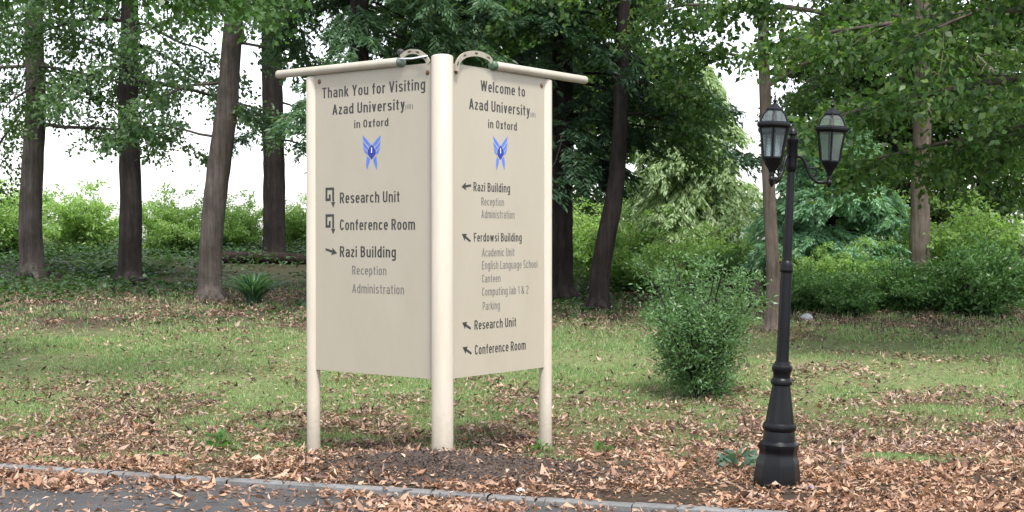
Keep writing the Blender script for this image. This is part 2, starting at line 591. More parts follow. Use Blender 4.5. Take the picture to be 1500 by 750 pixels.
def glyphs(w):
    X = .73
    xt, bt, ct = X - w, w, 1 - w
    m = X / 2; ry = m - w
    s = w                                   # centre of a left stem
    r = s + .27                             # centre of a right stem
    c, rx = (s + r) / 2, .135
    C_ = s + .15; RX = .15; R_ = s + .30; cy = .5; RY = .5 - w
    arch = lambda a, b: _el((a + b) / 2, xt - .17, (b - a) / 2, .17, 180, 0)
    ring = _el(c, m, rx, ry, 0, 360, 26)
    G = {
        'a': ([_el(c, xt - .15, rx, .15, 165, 0) + [(r, 0)], [(r, .42), (c + .02, .40)] + _el(c - .01, .23, rx - .01, .17, 95, 270) + [(c + .05, bt + .01), (r, .17)]], r + w),
        'b': ([[(s, 0), (s, 1)], ring], r + w), 'c': ([_el(c, m, rx, ry, 38, 322)], r + w * .7),
        'd': ([[(r, 0), (r, 1)], ring], r + w),
        'e': ([[(s, m + .01), (r, m + .01)] + _el(c, m, rx, ry, 8, 318)], r + w * .8),
        'f': ([[(.13, 0), (.13, .80)] + _el(.24, .82, .11, 1 - w - .82, 180, 92), [(0, xt), (.27, xt)]], .27),
        'g': ([ring, [(r, X), (r, -.08)] + _el(c, -.10, rx, .13, 0, -150)], r + w),
        'h': ([[(s, 0), (s, 1)], arch(s, r) + [(r, 0)]], r + w), 'i': ([[(s, 0), (s, X)], [(s, .86), (s, 1.0)]], 2 * w),
        'k': ([[(s, 0), (s, 1)], [(s, .26), (r - .01, X)], [(s + .10, .40), (r + .02, 0)]], r + w * .6),
        'l': ([[(s, 0), (s, 1)]], 2 * w),
        'm': ([[(s, 0), (s, X)], arch(s, s + .25) + [(s + .25, 0)], arch(s + .25, s + .50) + [(s + .50, 0)]], s + .50 + w),
        'n': ([[(s, 0), (s, X)], arch(s, r) + [(r, 0)]], r + w), 'o': ([ring], r + w),
        'p': ([[(s, -.25), (s, X)], ring], r + w),
        'r': ([[(s, 0), (s, X)], _el(s + .14, xt - .17, .14, .17, 180, 75)], s + .19),
        's': ([_el(c, xt - .15, rx - .01, .15, 25, 180) + [(s + .04, xt - .23), (r - .04, bt + .23)] + _el(c, bt + .15, rx - .01, .15, 0, -155)], r + w * .7),
        't': ([[(.12, .94), (.12, .16)] + _el(.22, .16, .10, .16 - w, 180, 275), [(0, xt), (.26, xt)]], .27),
        'u': ([[(s, X)] + _el(c, bt + .17, (r - s) / 2, .17, 180, 360), [(r, X), (r, 0)]], r + w),
        'v': ([[(w, X), (.18, .02), (.36 - w, X)]], .36), 'w': ([[(w, X), (.16, .02), (.28, X), (.40, .02), (.56 - w, X)]], .56),
        'x': ([[(w, X), (.35 - w, 0)], [(.35 - w, X), (w, 0)]], .35),
        'y': ([[(w, X), (.18, .03)], [(.36 - w, X), (.17, -.10), (.11, -.22), (.02, -.22)]], .36),
        'z': ([[(.02, xt), (.27, xt), (.03, bt), (.30, bt)]], .31),
        'A': ([[(w, 0), (.235, .98), (.47 - w, 0)], [(.13, .29), (.34, .29)]], .47),
        'B': ([[(s, 0), (s, 1)], [(s, ct), (s + .12, ct)] + _el(s + .12, (ct + .53) / 2, .15, (ct - .53) / 2, 90, -90) + [(s, .53)], [(s + .12, .53)] + _el(s + .12, (.53 + bt) / 2, .17, (.53 - bt) / 2, 90, -90) + [(s, bt)]], R_ + w),
        'C': ([_el(C_, cy, RX, RY, 32, 328)], R_ + w * .8),
        'E': ([[(s, 0), (s, 1)], [(s, ct), (R_, ct)], [(s, .53), (R_ - .04, .53)], [(s, bt), (R_ + .01, bt)]], R_ + w * .5),
        'F': ([[(s, 0), (s, 1)], [(s, ct), (R_, ct)], [(s, .51), (R_ - .04, .51)]], R_ + w * .3),
        'I': ([[(s, 0), (s, 1)]], 2 * w), 'L': ([[(s, 0), (s, 1)], [(s, bt), (R_, bt)]], R_),
        'O': ([_el(C_, cy, RX, RY, 0, 360, 30)], R_ + w),
        'P': ([[(s, 0), (s, 1)], [(s, ct), (s + .13, ct)] + _el(s + .13, (ct + .44) / 2, .16, (ct - .44) / 2, 90, -90) + [(s, .44)]], R_ + w * .8),
        'R': ([[(s, 0), (s, 1)], [(s, ct), (s + .13, ct)] + _el(s + .13, (ct + .48) / 2, .16, (ct - .48) / 2, 90, -90) + [(s, .48)], [(s + .15, .48), (R_ + .01, 0)]], R_ + w),
        'S': ([_el(C_, ct - .20, RX, .20, 20, 180) + [(s + .05, .58), (R_ - .05, .42)] + _el(C_, bt + .20, RX, .20, 0, -160)], R_ + w),
        'T': ([[(.21, 0), (.21, 1)], [(0, ct), (.42, ct)]], .42),
        'U': ([[(s, 1)] + _el(C_, bt + .2, RX, .2, 180, 360) + [(R_, 1)]], R_ + w),
        'V': ([[(w, 1), (.23, .02), (.46 - w, 1)]], .46), 'W': ([[(w, 1), (.19, .02), (.34, 1), (.49, .02), (.68 - w, 1)]], .68),
        'Y': ([[(w, 1), (.22, .46), (.44 - w, 1)], [(.22, .48), (.22, 0)]], .44),
        '1': ([[(.03, .82), (.17, .97), (.17, 0)]], .17 + w),
        '2': ([_el(C_, ct - .2, RX, .2, 170, 0) + [(R_ - .02, .62), (s, bt), (R_ + .02, bt)]], R_ + w),
        '&': ([[(.46, 0), (.10, .72)] + _el(.20, .81, .10, .19 - w, 200, -20) + [(.26, .66), (.10, .42)] + _el(.19, .22, .14, .22 - w, 130, 290) + [(.36, .16), (.44, .42)]], .47),
        '(': ([_el(.2, .4, .13, .62, 130, 230)], .2), ')': ([_el(.0, .4, .13, .62, 50, -50)], .2),
    }
    return G


def stroke_outline(P, w):
    P = np.asarray(P, float)
    keep = [0] + [i for i in range(1, len(P)) if np.hypot(*(P[i] - P[i - 1])) > 1e-4]
    P = P[keep]
    closed = len(P) > 3 and np.hypot(*(P[0] - P[-1])) < 1e-4
    if closed: P = P[:-1]
    n = len(P)
    L, Rr = [], []
    for i in range(n):
        a = P[i] - P[i - 1] if (i > 0 or closed) else P[1] - P[0]
        b = P[(i + 1) % n] - P[i] if (i < n - 1 or closed) else P[-1] - P[-2]
        a = a / np.hypot(*a); b = b / np.hypot(*b)
        na, nb = np.array([-a[1], a[0]]), np.array([-b[1], b[0]])
        q = na + nb
        l = np.hypot(*q)
        q = q / l if l > 1e-6 else na
        k = min(1 / max(.35, float(q @ na)), 1.7)
        L.append(P[i] + q * w * k); Rr.append(P[i] - q * w * k)
    return L, Rr, closed


def split_sharp(strokes):
    out = []
    for st in strokes:
        st = [p for i, p in enumerate(st) if i == 0 or math.dist(p, st[i - 1]) > 1e-4]
        cur = [st[0]]
        for i in range(1, len(st)):
            cur.append(st[i])
            if i < len(st) - 1:
                a = np.subtract(st[i], st[i - 1]); b = np.subtract(st[i + 1], st[i])
                if (a @ b) < -.25 * np.hypot(*a) * np.hypot(*b):
                    out.append(cur); cur = [st[i]]
        out.append(cur)
    return out


def text_mesh(s, w):
    """strokes of the whole line as one mesh; returns mesh and coordinates"""
    G = glyphs(w)
    V, F, x, lay = [], [], 0.0, 0
    for ch in s:
        if ch == ' ':
            x += .23; continue
        strokes, adv = G[ch]
        for k, st in enumerate(split_sharp(strokes)):
            A, B, cl = stroke_outline(st, w)
            i0, n = len(V), len(A)
            for p, q in zip(A, B):
                V.append((p[0] + x, p[1], k * .00012)); V.append((q[0] + x, q[1], k * .00012))
            for i in range(n if cl else n - 1):
                j = (i + 1) % n
                F.append((i0 + 2 * i, i0 + 2 * i + 1, i0 + 2 * j + 1, i0 + 2 * j))
        x += adv + .115
    return np.array(V), np.array(F)


sign = empty('direction_sign', (PC[0], PC[1], 0), 'cream two panel welcome sign on three round posts with black lettering and blue emblems', 'sign')
SO = np.array([PC[0], PC[1], 0])

for pos, r, top, dome in ((PC, .081, 2.965, .022), (PL, .054, 2.90, .02), (PR, .053, 2.90, .02)):
    g0 = gz(*pos)
    o = bm_obj('post', rounded_post(r, g0 - .35, top, dome), M['post'], sign)
    auto_smooth(o, 30)
    o.location = (pos[0] - PC[0], pos[1] - PC[1], 0)
    if r > .06: o["label"] = 'thick middle post where the two panels meet'


class Panel:
    def __init__(self, A, B, rA, rB):
        self.A = A
        d = B - A
        self.len = float(np.linalg.norm(d))
        self.u = d / self.len
        self.n = np.array([self.u[1], -self.u[0]])
        self.front = .022
        self.o = bpy.data.objects.new('sign_panel', None)
        bm = bmesh.new()
        u0, u1 = rA * .55, self.len - rB * .55
        nu, nv = 14, 22
        def grid(w, flip):
            G = [[bm.verts.new((u0 + (u1 - u0) * i / nu, Z_BOT + (Z_TOP - Z_BOT) * j / nv,
                                w)) for j in range(nv + 1)] for i in range(nu + 1)]
            for i in range(nu):
                for j in range(nv):
                    q = (G[i][j], G[i + 1][j], G[i + 1][j + 1], G[i][j + 1])
                    bm.faces.new(q if not flip else tuple(reversed(q)))
            return G
        Fg = grid(self.front, False); Bg = grid(-.006, True)
        def strip(a, b):
            for k in range(len(a) - 1): bm.faces.new((a[k], b[k], b[k + 1], a[k + 1]))
        strip([g[0] for g in Fg], [g[0] for g in Bg]); strip([g[-1] for g in Bg], [g[-1] for g in Fg])
        strip(Bg[0], Fg[0]); strip(Fg[-1], Bg[-1])
        self.o = bm_obj('sign_panel', bm, M['panel'], sign)
        self.mat = Matrix(((self.u[0], 0, self.n[0], A[0] - PC[0]), (self.u[1], 0, self.n[1], A[1] - PC[1]), (0, 1, 0, 0), (0, 0, 0, 1)))
        self.o.matrix_local = self.mat
        self.rA, self.rB = rA, rB

    def uv(self, px, py):
        r = ray(px, py)
        c = np.array([0, 0, EYE])
        p0 = np.array([self.A[0] + self.n[0] * self.front, self.A[1] + self.n[1] * self.front])
        k = (self.n @ p0) / (self.n @ r[:2])
        p = c + r * k
        return float((p[:2] - self.A) @ self.u), float(p[2])

    def text(self, s, x0, y0, x1, y1, cap, mat='ink', bold=.012):
        (ua, va), (ub, vb) = self.uv(x0, y0), self.uv(x1, y1)
        _, vt = self.uv((x0 + x1) / 2, (y0 + y1) / 2 - cap)
        v = (va + vb) / 2
        h = vt - v
        co, F = text_mesh(s, {'ink': .064, 'ink_grey': .052}[mat])
        mn, mx = co[:, 0].min(), co[:, 0].max()
        co[:, 0] = ua + (co[:, 0] - mn) / (mx - mn) * (ub - ua)
        co[:, 1] = v + co[:, 1] * h
        co[:, 2] += self.front + .0010
        np_mesh('lettering', co, F, M[mat], self.o)

    def polys(self, name, polys, mat, lift=.0012, label=None):
        """polys given as picture directions, laid on the panel face"""
        bm = bmesh.new()
        for poly in polys:
            prism(bm, [self.uv(x, y) for x, y in poly], self.front + .0002, self.front + lift)
        o = bm_obj(name, bm, M[mat], self.o)
        if label: o["label"] = label
        return o

    def arrow(self, x0, y0, x1, y1, w=3.6):
        a, b = np.array(self.uv(x0, y0)), np.array(self.uv(x1, y1))
        d = b - a; L = np.linalg.norm(d); d /= L; q = np.array([-d[1], d[0]])
        k = .0045 * w / 2; hl = L * .42; hw = .030
        c = b - d * hl
        ar = [a + q * k, c + q * k * 1.2, c + q * hw - d * .006, b, c - q * hw - d * .006, c - q * k * 1.2, a - q * k]
        bm = bmesh.new()
        prism(bm, [tuple(p) for p in ar], self.front + .0002, self.front + .0012)
        bm_obj('arrow', bm, M['ink'], self.o)

    def hook(self, ox, oy):
        """square spiral ending in a downward arrow"""
        P = [self.uv(ox + x, oy + y) for x, y in ((5.6, 7.5), (5.6, 17), (.8, 17), (.8, 1.2), (10.6, 1.2), (10.6, 21.5))]
        P = [list(p) for p in P]
        # square it up on the panel
        P[1][0] = P[0][0]; P[2][1] = P[1][1]; P[3][0] = P[2][0]; P[4][1] = P[3][1]; P[5][0] = P[4][0]
        k = .0098
        bm = bmesh.new()
        for (a, b) in zip(P[:-1], P[1:]):
            x0, x1 = sorted((a[0], b[0])); y0, y1 = sorted((a[1], b[1]))
            if x1 - x0 < 1e-6:
                prism(bm, [(x0 - k, y0 + k), (x0 + k, y0 + k), (x0 + k, y1 - k), (x0 - k, y1 - k)], self.front + .0002, self.front + .0011)
            else:
                prism(bm, [(x0 - k, y0 - k), (x1 + k, y0 - k), (x1 + k, y0 + k), (x0 - k, y0 + k)], self.front + .0002, self.front + .0012)
        e = P[5]
        prism(bm, [(e[0] - .022, e[1] + .006), (e[0], e[1] - .038), (e[0] + .022, e[1] + .006)], self.front + .0002, self.front + .0013)
        bm_obj('arrow', bm, M['ink'], self.o)

    def emblem(self, cx, y0, hw, h):
        def m(p):  # drawing units: x about 243, y 20..178
            return (cx + (p[0] - 243) / 40 * hw, y0 + (p[1] - 20) / 158 * h)
        Lp = [[(203, 20), (222, 40), (238, 62), (234, 74), (218, 58), (207, 42)],
              [(204, 48), (218, 64), (229, 78), (225, 90), (213, 78), (207, 66)],
              [(206, 74), (216, 86), (223, 95), (223, 110), (213, 98)],
              [(223, 114), (236, 128), (234, 142), (222, 178), (219, 150)]]
        Rp = [[(486 - x, y) for x, y in reversed(p)] for p in Lp]
        em = self.polys('emblem', [[m(p) for p in q] for q in Lp + Rp], 'pale_blue', .0010)
        body = [(243, 62), (252, 74), (260, 90), (261, 104), (252, 118), (243, 130), (234, 118), (225, 104), (226, 90), (234, 74)]
        pin = [(241.6, 76), (244.4, 76), (244.8, 100), (241.2, 100)]
        # the dark heart and the pale pin belong to the same emblem mesh, with their own paints
        me = em.data
        me.materials.append(M['blue']); me.materials.append(M['white'])
        bm = bmesh.new(); bm.from_mesh(me)
        n0 = len(bm.faces)
        prism(bm, [self.uv(*m(p)) for p in body], self.front + .0011, self.front + .0017)
        bm.faces.ensure_lookup_table()
        for f in bm.faces[n0:]: f.material_index = 1
        n1 = len(bm.faces)
        prism(bm, [self.uv(*m(p)) for p in pin], self.front + .0018, self.front + .0022)
        bm.faces.ensure_lookup_table()
        for f in bm.faces[n1:]: f.material_index = 2
        bmesh.ops.recalc_face_normals(bm, faces=bm.faces[:])
        bm.to_mesh(me); bm.free()


pl = Panel(PL, PC, .054, .081)
pl.o["label"] = 'panel that thanks people for visiting, few lines'
pl.text("Thank You for Visiting", 472, 144, 623, 131.5, 16)
pl.text("Azad University", 487, 167.5, 593, 161, 15.5)
pl.text("(IR)", 594, 160, 605, 159, 7, 'ink_grey', .0)
pl.text("in Oxford", 519, 187.5, 569, 184.5, 11.5)
pl.emblem(544.5, 198, 13.5, 51)
pl.hook(477.5, 275.5)
pl.text("Research Unit", 498, 297.5, 585.5, 296, 16)
pl.hook(477.5, 314.5)
pl.text("Conference Room", 498, 336.8, 608, 336.8, 16)
pl.arrow(477, 365, 494, 371)
pl.text("Razi Building", 498, 376, 580, 377.5, 16)
pl.text("Reception", 516, 402, 566, 403, 13, 'ink_grey', .006)
pl.text("Administration", 516, 429, 592, 431, 13.5, 'ink_grey', .006)

pr = Panel(PC, PR, .081, .053)
pr.o["label"] = 'panel that welcomes people, with the long list'
pr.text("Welcome to", 704, 133, 769, 142, 15.5)
pr.text("Azad University", 687, 159, 776, 170.5, 15.5)
pr.text("(IR)", 777, 171, 784.5, 172, 6.5, 'ink_grey', .0)
pr.text("in Oxford", 715, 187.5, 757, 191, 12)
pr.emblem(733, 199.5, 10.8, 50)
pr.arrow(690, 271.5, 676, 274)
pr.text("Razi Building", 693.5, 279, 747, 283, 13)
pr.text("Reception", 705, 300.5, 738, 302, 11.5, 'ink_grey', .006)
pr.text("Administration", 705, 320, 753.5, 320, 12, 'ink_grey', .006)
pr.arrow(689, 353.5, 676.5, 342.5)
pr.text("Ferdowsi Building", 694, 353.5, 764, 354, 12.5)
pr.text("Academic Unit", 706, 376, 753.5, 375, 12, 'ink_grey', .006)
pr.text("English Language School", 706, 395.5, 787, 391.5, 12, 'ink_grey', .006)
pr.text("Canteen", 706, 413.8, 733, 413, 11.5, 'ink_grey', .006)
pr.text("Computing lab 1 & 2", 706, 434, 774, 429.5, 12, 'ink_grey', .006)
pr.text("Parking", 707, 454, 732, 453, 12, 'ink_grey', .006)
pr.arrow(689.5, 481.5, 677, 472.5)
pr.text("Research Unit", 695, 483, 756, 478, 13.5)
pr.arrow(690.5, 518, 677.5, 508.5)
pr.text("Conference Room", 695.5, 520, 770, 511.5, 14)


def bar_parts(P, s0, s1, sgn, cap_mat):
    """tube light bar over a panel: s measured from the middle post outwards"""
    d = -P.u if sgn < 0 else P.u
    off = P.n * .035
    tb = Tubes()
    def pt(s, z, w=0.0): return np.array([PC[0] + d[0] * s + off[0] + P.n[0] * w, PC[1] + d[1] * s + off[1] + P.n[1] * w, z])
    zb = 2.934
    ss = [s0, s0 + .001, s0 + .012, s1 - .012, s1 - .001, s1]
    tb.add([pt(s, zb) for s in ss], [.027, .031, .034, .034, .031, .026], 20)
    bar = tb.obj('light_bar', M['bar'], sign, SO)
    bm = bmesh.new()                                   # a shade lip along the bar's underside
    k = []
    # end cap
    tb = Tubes()
    tb.add([pt(s0 - .045, zb - .002), pt(s0 - .04, zb - .002), pt(s0 - .01, zb - .002), pt(s0 - .001, zb - .002)], [.024, .034, .037, .037], 16)
    tb.obj('end_cap', M[cap_mat], bar, SO)
    return pt, zb, bar


def strap(P, pts, width, slots, sgn):
    """curved slotted bracket, a flat strap edge-on in the panel's plane; pts are (s, z)"""
    d = -P.u if sgn < 0 else P.u
    C = spline([(s, z, 0) for s, z in pts], 28)[:, :2]
    tn = unit(np.gradient(C, axis=0)); nn = np.stack([-tn[:, 1], tn[:, 0]], 1)
    def w3(p, w): return (d[0] * p[0] + P.n[0] * w, d[1] * p[0] + P.n[1] * w, p[1])
    bm = bmesh.new()
    rows = []
    for c, n in zip(C, nn):
        rows.append([bm.verts.new(w3(c + n * width * .5, .058)), bm.verts.new(w3(c - n * width * .5, .058)),
                     bm.verts.new(w3(c - n * width * .5, .048)), bm.verts.new(w3(c + n * width * .5, .048))])
    for a, b in zip(rows[:-1], rows[1:]):
        for k in range(4): bm.faces.new((a[k], a[(k + 1) % 4], b[(k + 1) % 4], b[k]))
    bm.faces.new(rows[0]); bm.faces.new(list(reversed(rows[-1])))
    o = bm_obj('bracket', bm, M['bracket'], sign)
    bm = bmesh.new()
    for t in slots:
        i = int(t * 27); c, tt, n = C[i], tn[i], nn[i]
        ring = [c + tt * .020 * math.cos(a) + n * .0075 * math.sin(a) for a in np.linspace(0, 2 * math.pi, 12, endpoint=False)]
        vs = [bm.verts.new(w3(p, .0592)) for p in ring]
        vb = [bm.verts.new(w3(p, .0582)) for p in ring]
        bm.faces.new(vs)
        for k in range(12): bm.faces.new((vs[k], vs[(k + 1) % 12], vb[(k + 1) % 12], vb[k]))
    bm_obj('slot', bm, M['slot'], o)
    return o


def ball(bm, c, r, sc=(1, 1, 1)):
    mt = Matrix.Translation(c) @ Matrix.Diagonal((*sc, 1))
    bmesh.ops.create_uvsphere(bm, u_segments=14, v_segments=8, radius=r, matrix=mt)


ptL, zb, barL = bar_parts(pl, .40, 1.74, -1, 'cap_grey')
ptR, _, barR = bar_parts(pr, .595, 1.85, 1, 'cap_green')
strap(pl, [(.085, 2.90), (.12, 2.945), (.20, 2.99), (.29, 2.997), (.365, 2.965)], .036, (.28, .5, .72), -1)
strap(pr, [(.105, 2.845), (.115, 2.905), (.19, 2.968), (.34, 3.000), (.48, 2.985), (.53, 2.955)], .042, (.22, .42, .62, .82), 1)
tb = Tubes()
tb.add([ptL(.365, 2.952, .03), ptL(.24, 2.944, .03), ptL(.09, 2.952, .03)], [.006, .006, .006], 8)
tb.obj('white_cable', M['white'], sign, SO)
bm = bmesh.new()
c = ptL(.385, 3.005) - SO
lathe(bm, [(.012, c[2] - .035), (.014, c[2] - .02), (.026, c[2] - .012), (.028, c[2] + .008), (.018, c[2] + .022), (.004, c[2] + .026)], 14, c[0], c[1])
auto_smooth(bm_obj('knob', bm, M['ink'], sign), 40)
for P, u, z in ((pl, .095, 2.845), (pl, pl.len - .125, 2.835), (pr, .135, 2.845), (pr, pr.len - .085, 2.835)):
    bm = bmesh.new()
    ball(bm, (u, z, P.front + .002), .014, (1, 1, .6))
    ball(bm, (u, z, P.front + .001), .020, (1, 1, .2))
    bm_obj('bolt', bm, M['rust'], P.o, True)

# ------------------------------------------------------------------ lamp post with three lanterns
LD = 9.28
LB = at(1137.5, 711, LD)
lamp = empty('lamp_post', (LB[0], LB[1], -.02), 'black iron lamp post with fluted base, leaning, carrying three glass lanterns', 'lamp post', rot=(0, math.radians(2.5), 0))
PM = 2100 / LD


def Z(py): return (711 - py) / PM


bm = bmesh.new()
lathe(bm, [(.150, -.1), (.152, Z(705)), (.148, Z(690)), (.140, Z(676)), (.136, Z(668)), (.124, Z(664)), (.122, Z(654)), (.130, Z(651)), (.130, Z(645)), (.108, Z(640))], 8, ph=math.pi / 8 + .3)
lathe(bm, [(.104, Z(640.5)), (.100, Z(628)), (.097, Z(625))], 24)
lathe(bm, [(.098, Z(626)), (.106, Z(624)), (.110, Z(620)), (.106, Z(616)), (.096, Z(614))], 24)
auto_smooth(bm_obj('base', bm, M['iron'], lamp), 35)
bm = bmesh.new()
lathe(bm, [(.094, Z(614.5)), (.086, Z(600)), (.060, Z(562)), (.058, Z(558))], 24, flute=.09)
lathe(bm, [(.058, Z(559)), (.068, Z(557)), (.070, Z(553)), (.066, Z(550)), (.056, Z(548)), (.056, Z(541)), (.060, Z(539)), (.066, Z(536)), (.064, Z(531)), (.052, Z(529)), (.048, Z(524))], 24)
auto_smooth(bm_obj('shaft', bm, M['iron'], lamp), 35)
bm = bmesh.new()
lathe(bm, [(.042, Z(525)), (.040, Z(500)), (.037, Z(400)), (.036, Z(393))], 20, flute=.10)
lathe(bm, [(.034, Z(394)), (.042, Z(392)), (.044, Z(389)), (.040, Z(385)), (.042, Z(382)), (.038, Z(379)), (.031, Z(376))], 20)
lathe(bm, [(.031, Z(377)), (.028, Z(320)), (.025, Z(238))], 20, flute=.10)
auto_smooth(bm_obj('pole', bm, M['iron'], lamp), 35)
bm = bmesh.new()
lathe(bm, [(.026, Z(246)), (.034, Z(243)), (.037, Z(236)), (.037, Z(204)), (.042, Z(202)), (.042, Z(198)), (.030, Z(196))], 20)
lathe(bm, [(.020, Z(196.5)), (.018, Z(193)), (.032, Z(191)), (.030, Z(187)), (.018, Z(183)), (.006, Z(180)), (.004, Z(176))], 16)
auto_smooth(bm_obj('collar', bm, M['iron'], lamp), 35)


def hexring(bm, r0, z0, r1, z1, t, ph=0, n=6):
    """n corner bars from ring (r0,z0) to ring (r1,z1)"""
    for k in range(n):
        a = ph + k / n * 2 * math.pi
        c, s = math.cos(a), math.sin(a)
        q = [(-t, -t), (t, -t), (t, t), (-t, t)]
        A = [bm.verts.new((r0 * c + i * c - j * s, r0 * s + i * s + j * c, z0)) for i, j in q]
        B = [bm.verts.new((r1 * c + i * c - j * s, r1 * s + i * s + j * c, z1)) for i, j in q]
        bm.faces.new(list(reversed(A))); bm.faces.new(B)
        for m in range(4): bm.faces.new((A[m], A[(m + 1) % 4], B[(m + 1) % 4], B[m]))


ARM = .243


def lantern_frame_bm(ph):
    """origin on the seat of the lantern (top of the arm's stem)"""
    bm = bmesh.new()
    h = lambda py: (262 - py) / PM
    # stem and funnel
    lathe(bm, [(0.0132, h(262)), (0.0176, h(259)), (0.0132, h(254)), (0.0220, h(250)), (0.0264, h(247)), (0.0330, h(244)), (0.0506, h(239)), (0.0638, h(235)), (0.0660, h(233)), (0.0638, h(231.5))], 6, ph=ph)
    # corner bars of the body, slightly bowed
    hexring(bm, 0.0682, h(232), 0.0770, h(215), .0055, ph)
    hexring(bm, 0.0770, h(215), 0.0968, h(191), .0055, ph)
    # brim
    lathe(bm, [(0.0968, h(191.5)), (0.1100, h(190)), (0.1210, h(187.5)), (0.1210, h(185)), (0.1122, h(183)), (0.1034, h(182))], 6, ph=ph)
    # dome bars, curved
    hexring(bm, 0.0990, h(182.5), 0.0792, h(172), .005, ph)
    hexring(bm, 0.0792, h(172), 0.0495, h(165), .005, ph)
    # cap
    lathe(bm, [(0.0506, h(166)), (0.0594, h(165)), (0.0572, h(163)), (0.0374, h(160)), (0.0242, h(157)), (0.0132, h(155.5)), (0.0088, h(154))], 6, ph=ph)
    return bm


def lantern_glass_bm(ph):
    bm = bmesh.new()
    h = lambda py: (262 - py) / PM
    def shell(prof):
        for o in (0, ):
            rings = [[bm.verts.new(((r - o) * math.cos(ph + k / 6 * 2 * math.pi), (r - o) * math.sin(ph + k / 6 * 2 * math.pi), z)) for k in range(6)] for r, z in prof]
            for a, b in zip(rings[:-1], rings[1:]):
                for k in range(6): bm.faces.new((a[k], a[(k + 1) % 6], b[(k + 1) % 6], b[k]))
    shell([(0.0660, h(232)), (0.0748, h(215)), (0.0946, h(191))])
    shell([(0.0968, h(182.6)), (0.0770, h(172)), (0.0484, h(165.4))])
    return bm


def finial_bm():
    bm = bmesh.new()
    h = lambda py: (262 - py) / PM
    lathe(bm, [(.006, h(154.5)), (.012, h(153)), (.014, h(151)), (.008, h(149)), (.005, h(147)), (.008, h(145.5)), (.003, h(143)), (.001, h(141))], 10)
    return bm


_proto = None
for th in (10.5, 130.5, 250.5):
    # angle 130.5 swings towards the road (nearer the viewer)
    a = math.radians(-th)
    dx, dy = math.cos(a), math.sin(a)
    e = np.array([dx, dy, 0])
    up = np.array([0, 0, 1.0])
    arm = Tubes()
    zc, zl = Z(222), Z(256)
    path = spline([e * .03 + up * zc, e * .065 + up * (zc - .01), e * .095 + up * (zc - .06), e * .12 + up * (zl + .03), e * .165 + up * (zl - .012), e * .21 + up * (zl - .016), e * ARM + up * (zl - .006)], 24)
    arm.add(path, [.011] * 24, 10)
    sc = spline([e * .10 + up * (zc - .075), e * .145 + up * (zc - .075), e * .165 + up * (zc - .10), e * .150 + up * (zc - .125), e * .125 + up * (zc - .118)], 18)
    arm.add(sc, np.linspace(.006, .004, 18), 8)
    # drip below the lantern
    arm.add([e * ARM + up * (zl + .005), e * ARM + up * (zl - .02), e * ARM + up * (zl - .035), e * ARM + up * (zl - .05)], [.014, .020, .012, .003], 10)
    arm.obj('arm', M['iron'], lamp)
    if _proto is None:
        fr = auto_smooth(bm_obj('lantern', lantern_frame_bm(0), M['iron']), 30)
        gl = bm_obj('glass', lantern_glass_bm(0), M['glass'], fr)
        fi = auto_smooth(bm_obj('finial', finial_bm(), M['iron'], fr), 40)
        _proto = fr
        L = fr
    else:
        L = _proto.copy(); COL.objects.link(L)
        for ch in list(_proto.children):
            c = ch.copy(); COL.objects.link(c); c.parent = L
    L.parent = lamp
    L.location = tuple(e * ARM + up * (zl - .008))
    L.rotation_euler = (0, 0, a + math.radians(30))

# ------------------------------------------------------------------ foliage growing
def path_grow(p, d, L, n, droop, wob):
    P = [np.asarray(p, float)]
    d = np.asarray(d, float); d = d / np.linalg.norm(d)
    for i in range(n):
        d = d + np.array([0, 0, -droop / n]) + R.normal(0, wob / math.sqrt(n), 3)
        d /= np.linalg.norm(d)
        P.append(P[-1] + d * (L / n))
    return np.array(P), d


def interp(P, t):
    k = t * (len(P) - 1); i = min(int(k), len(P) - 2); f = k - i
    d = P[i + 1] - P[i]
    return P[i] + d * f, d / np.linalg.norm(d)


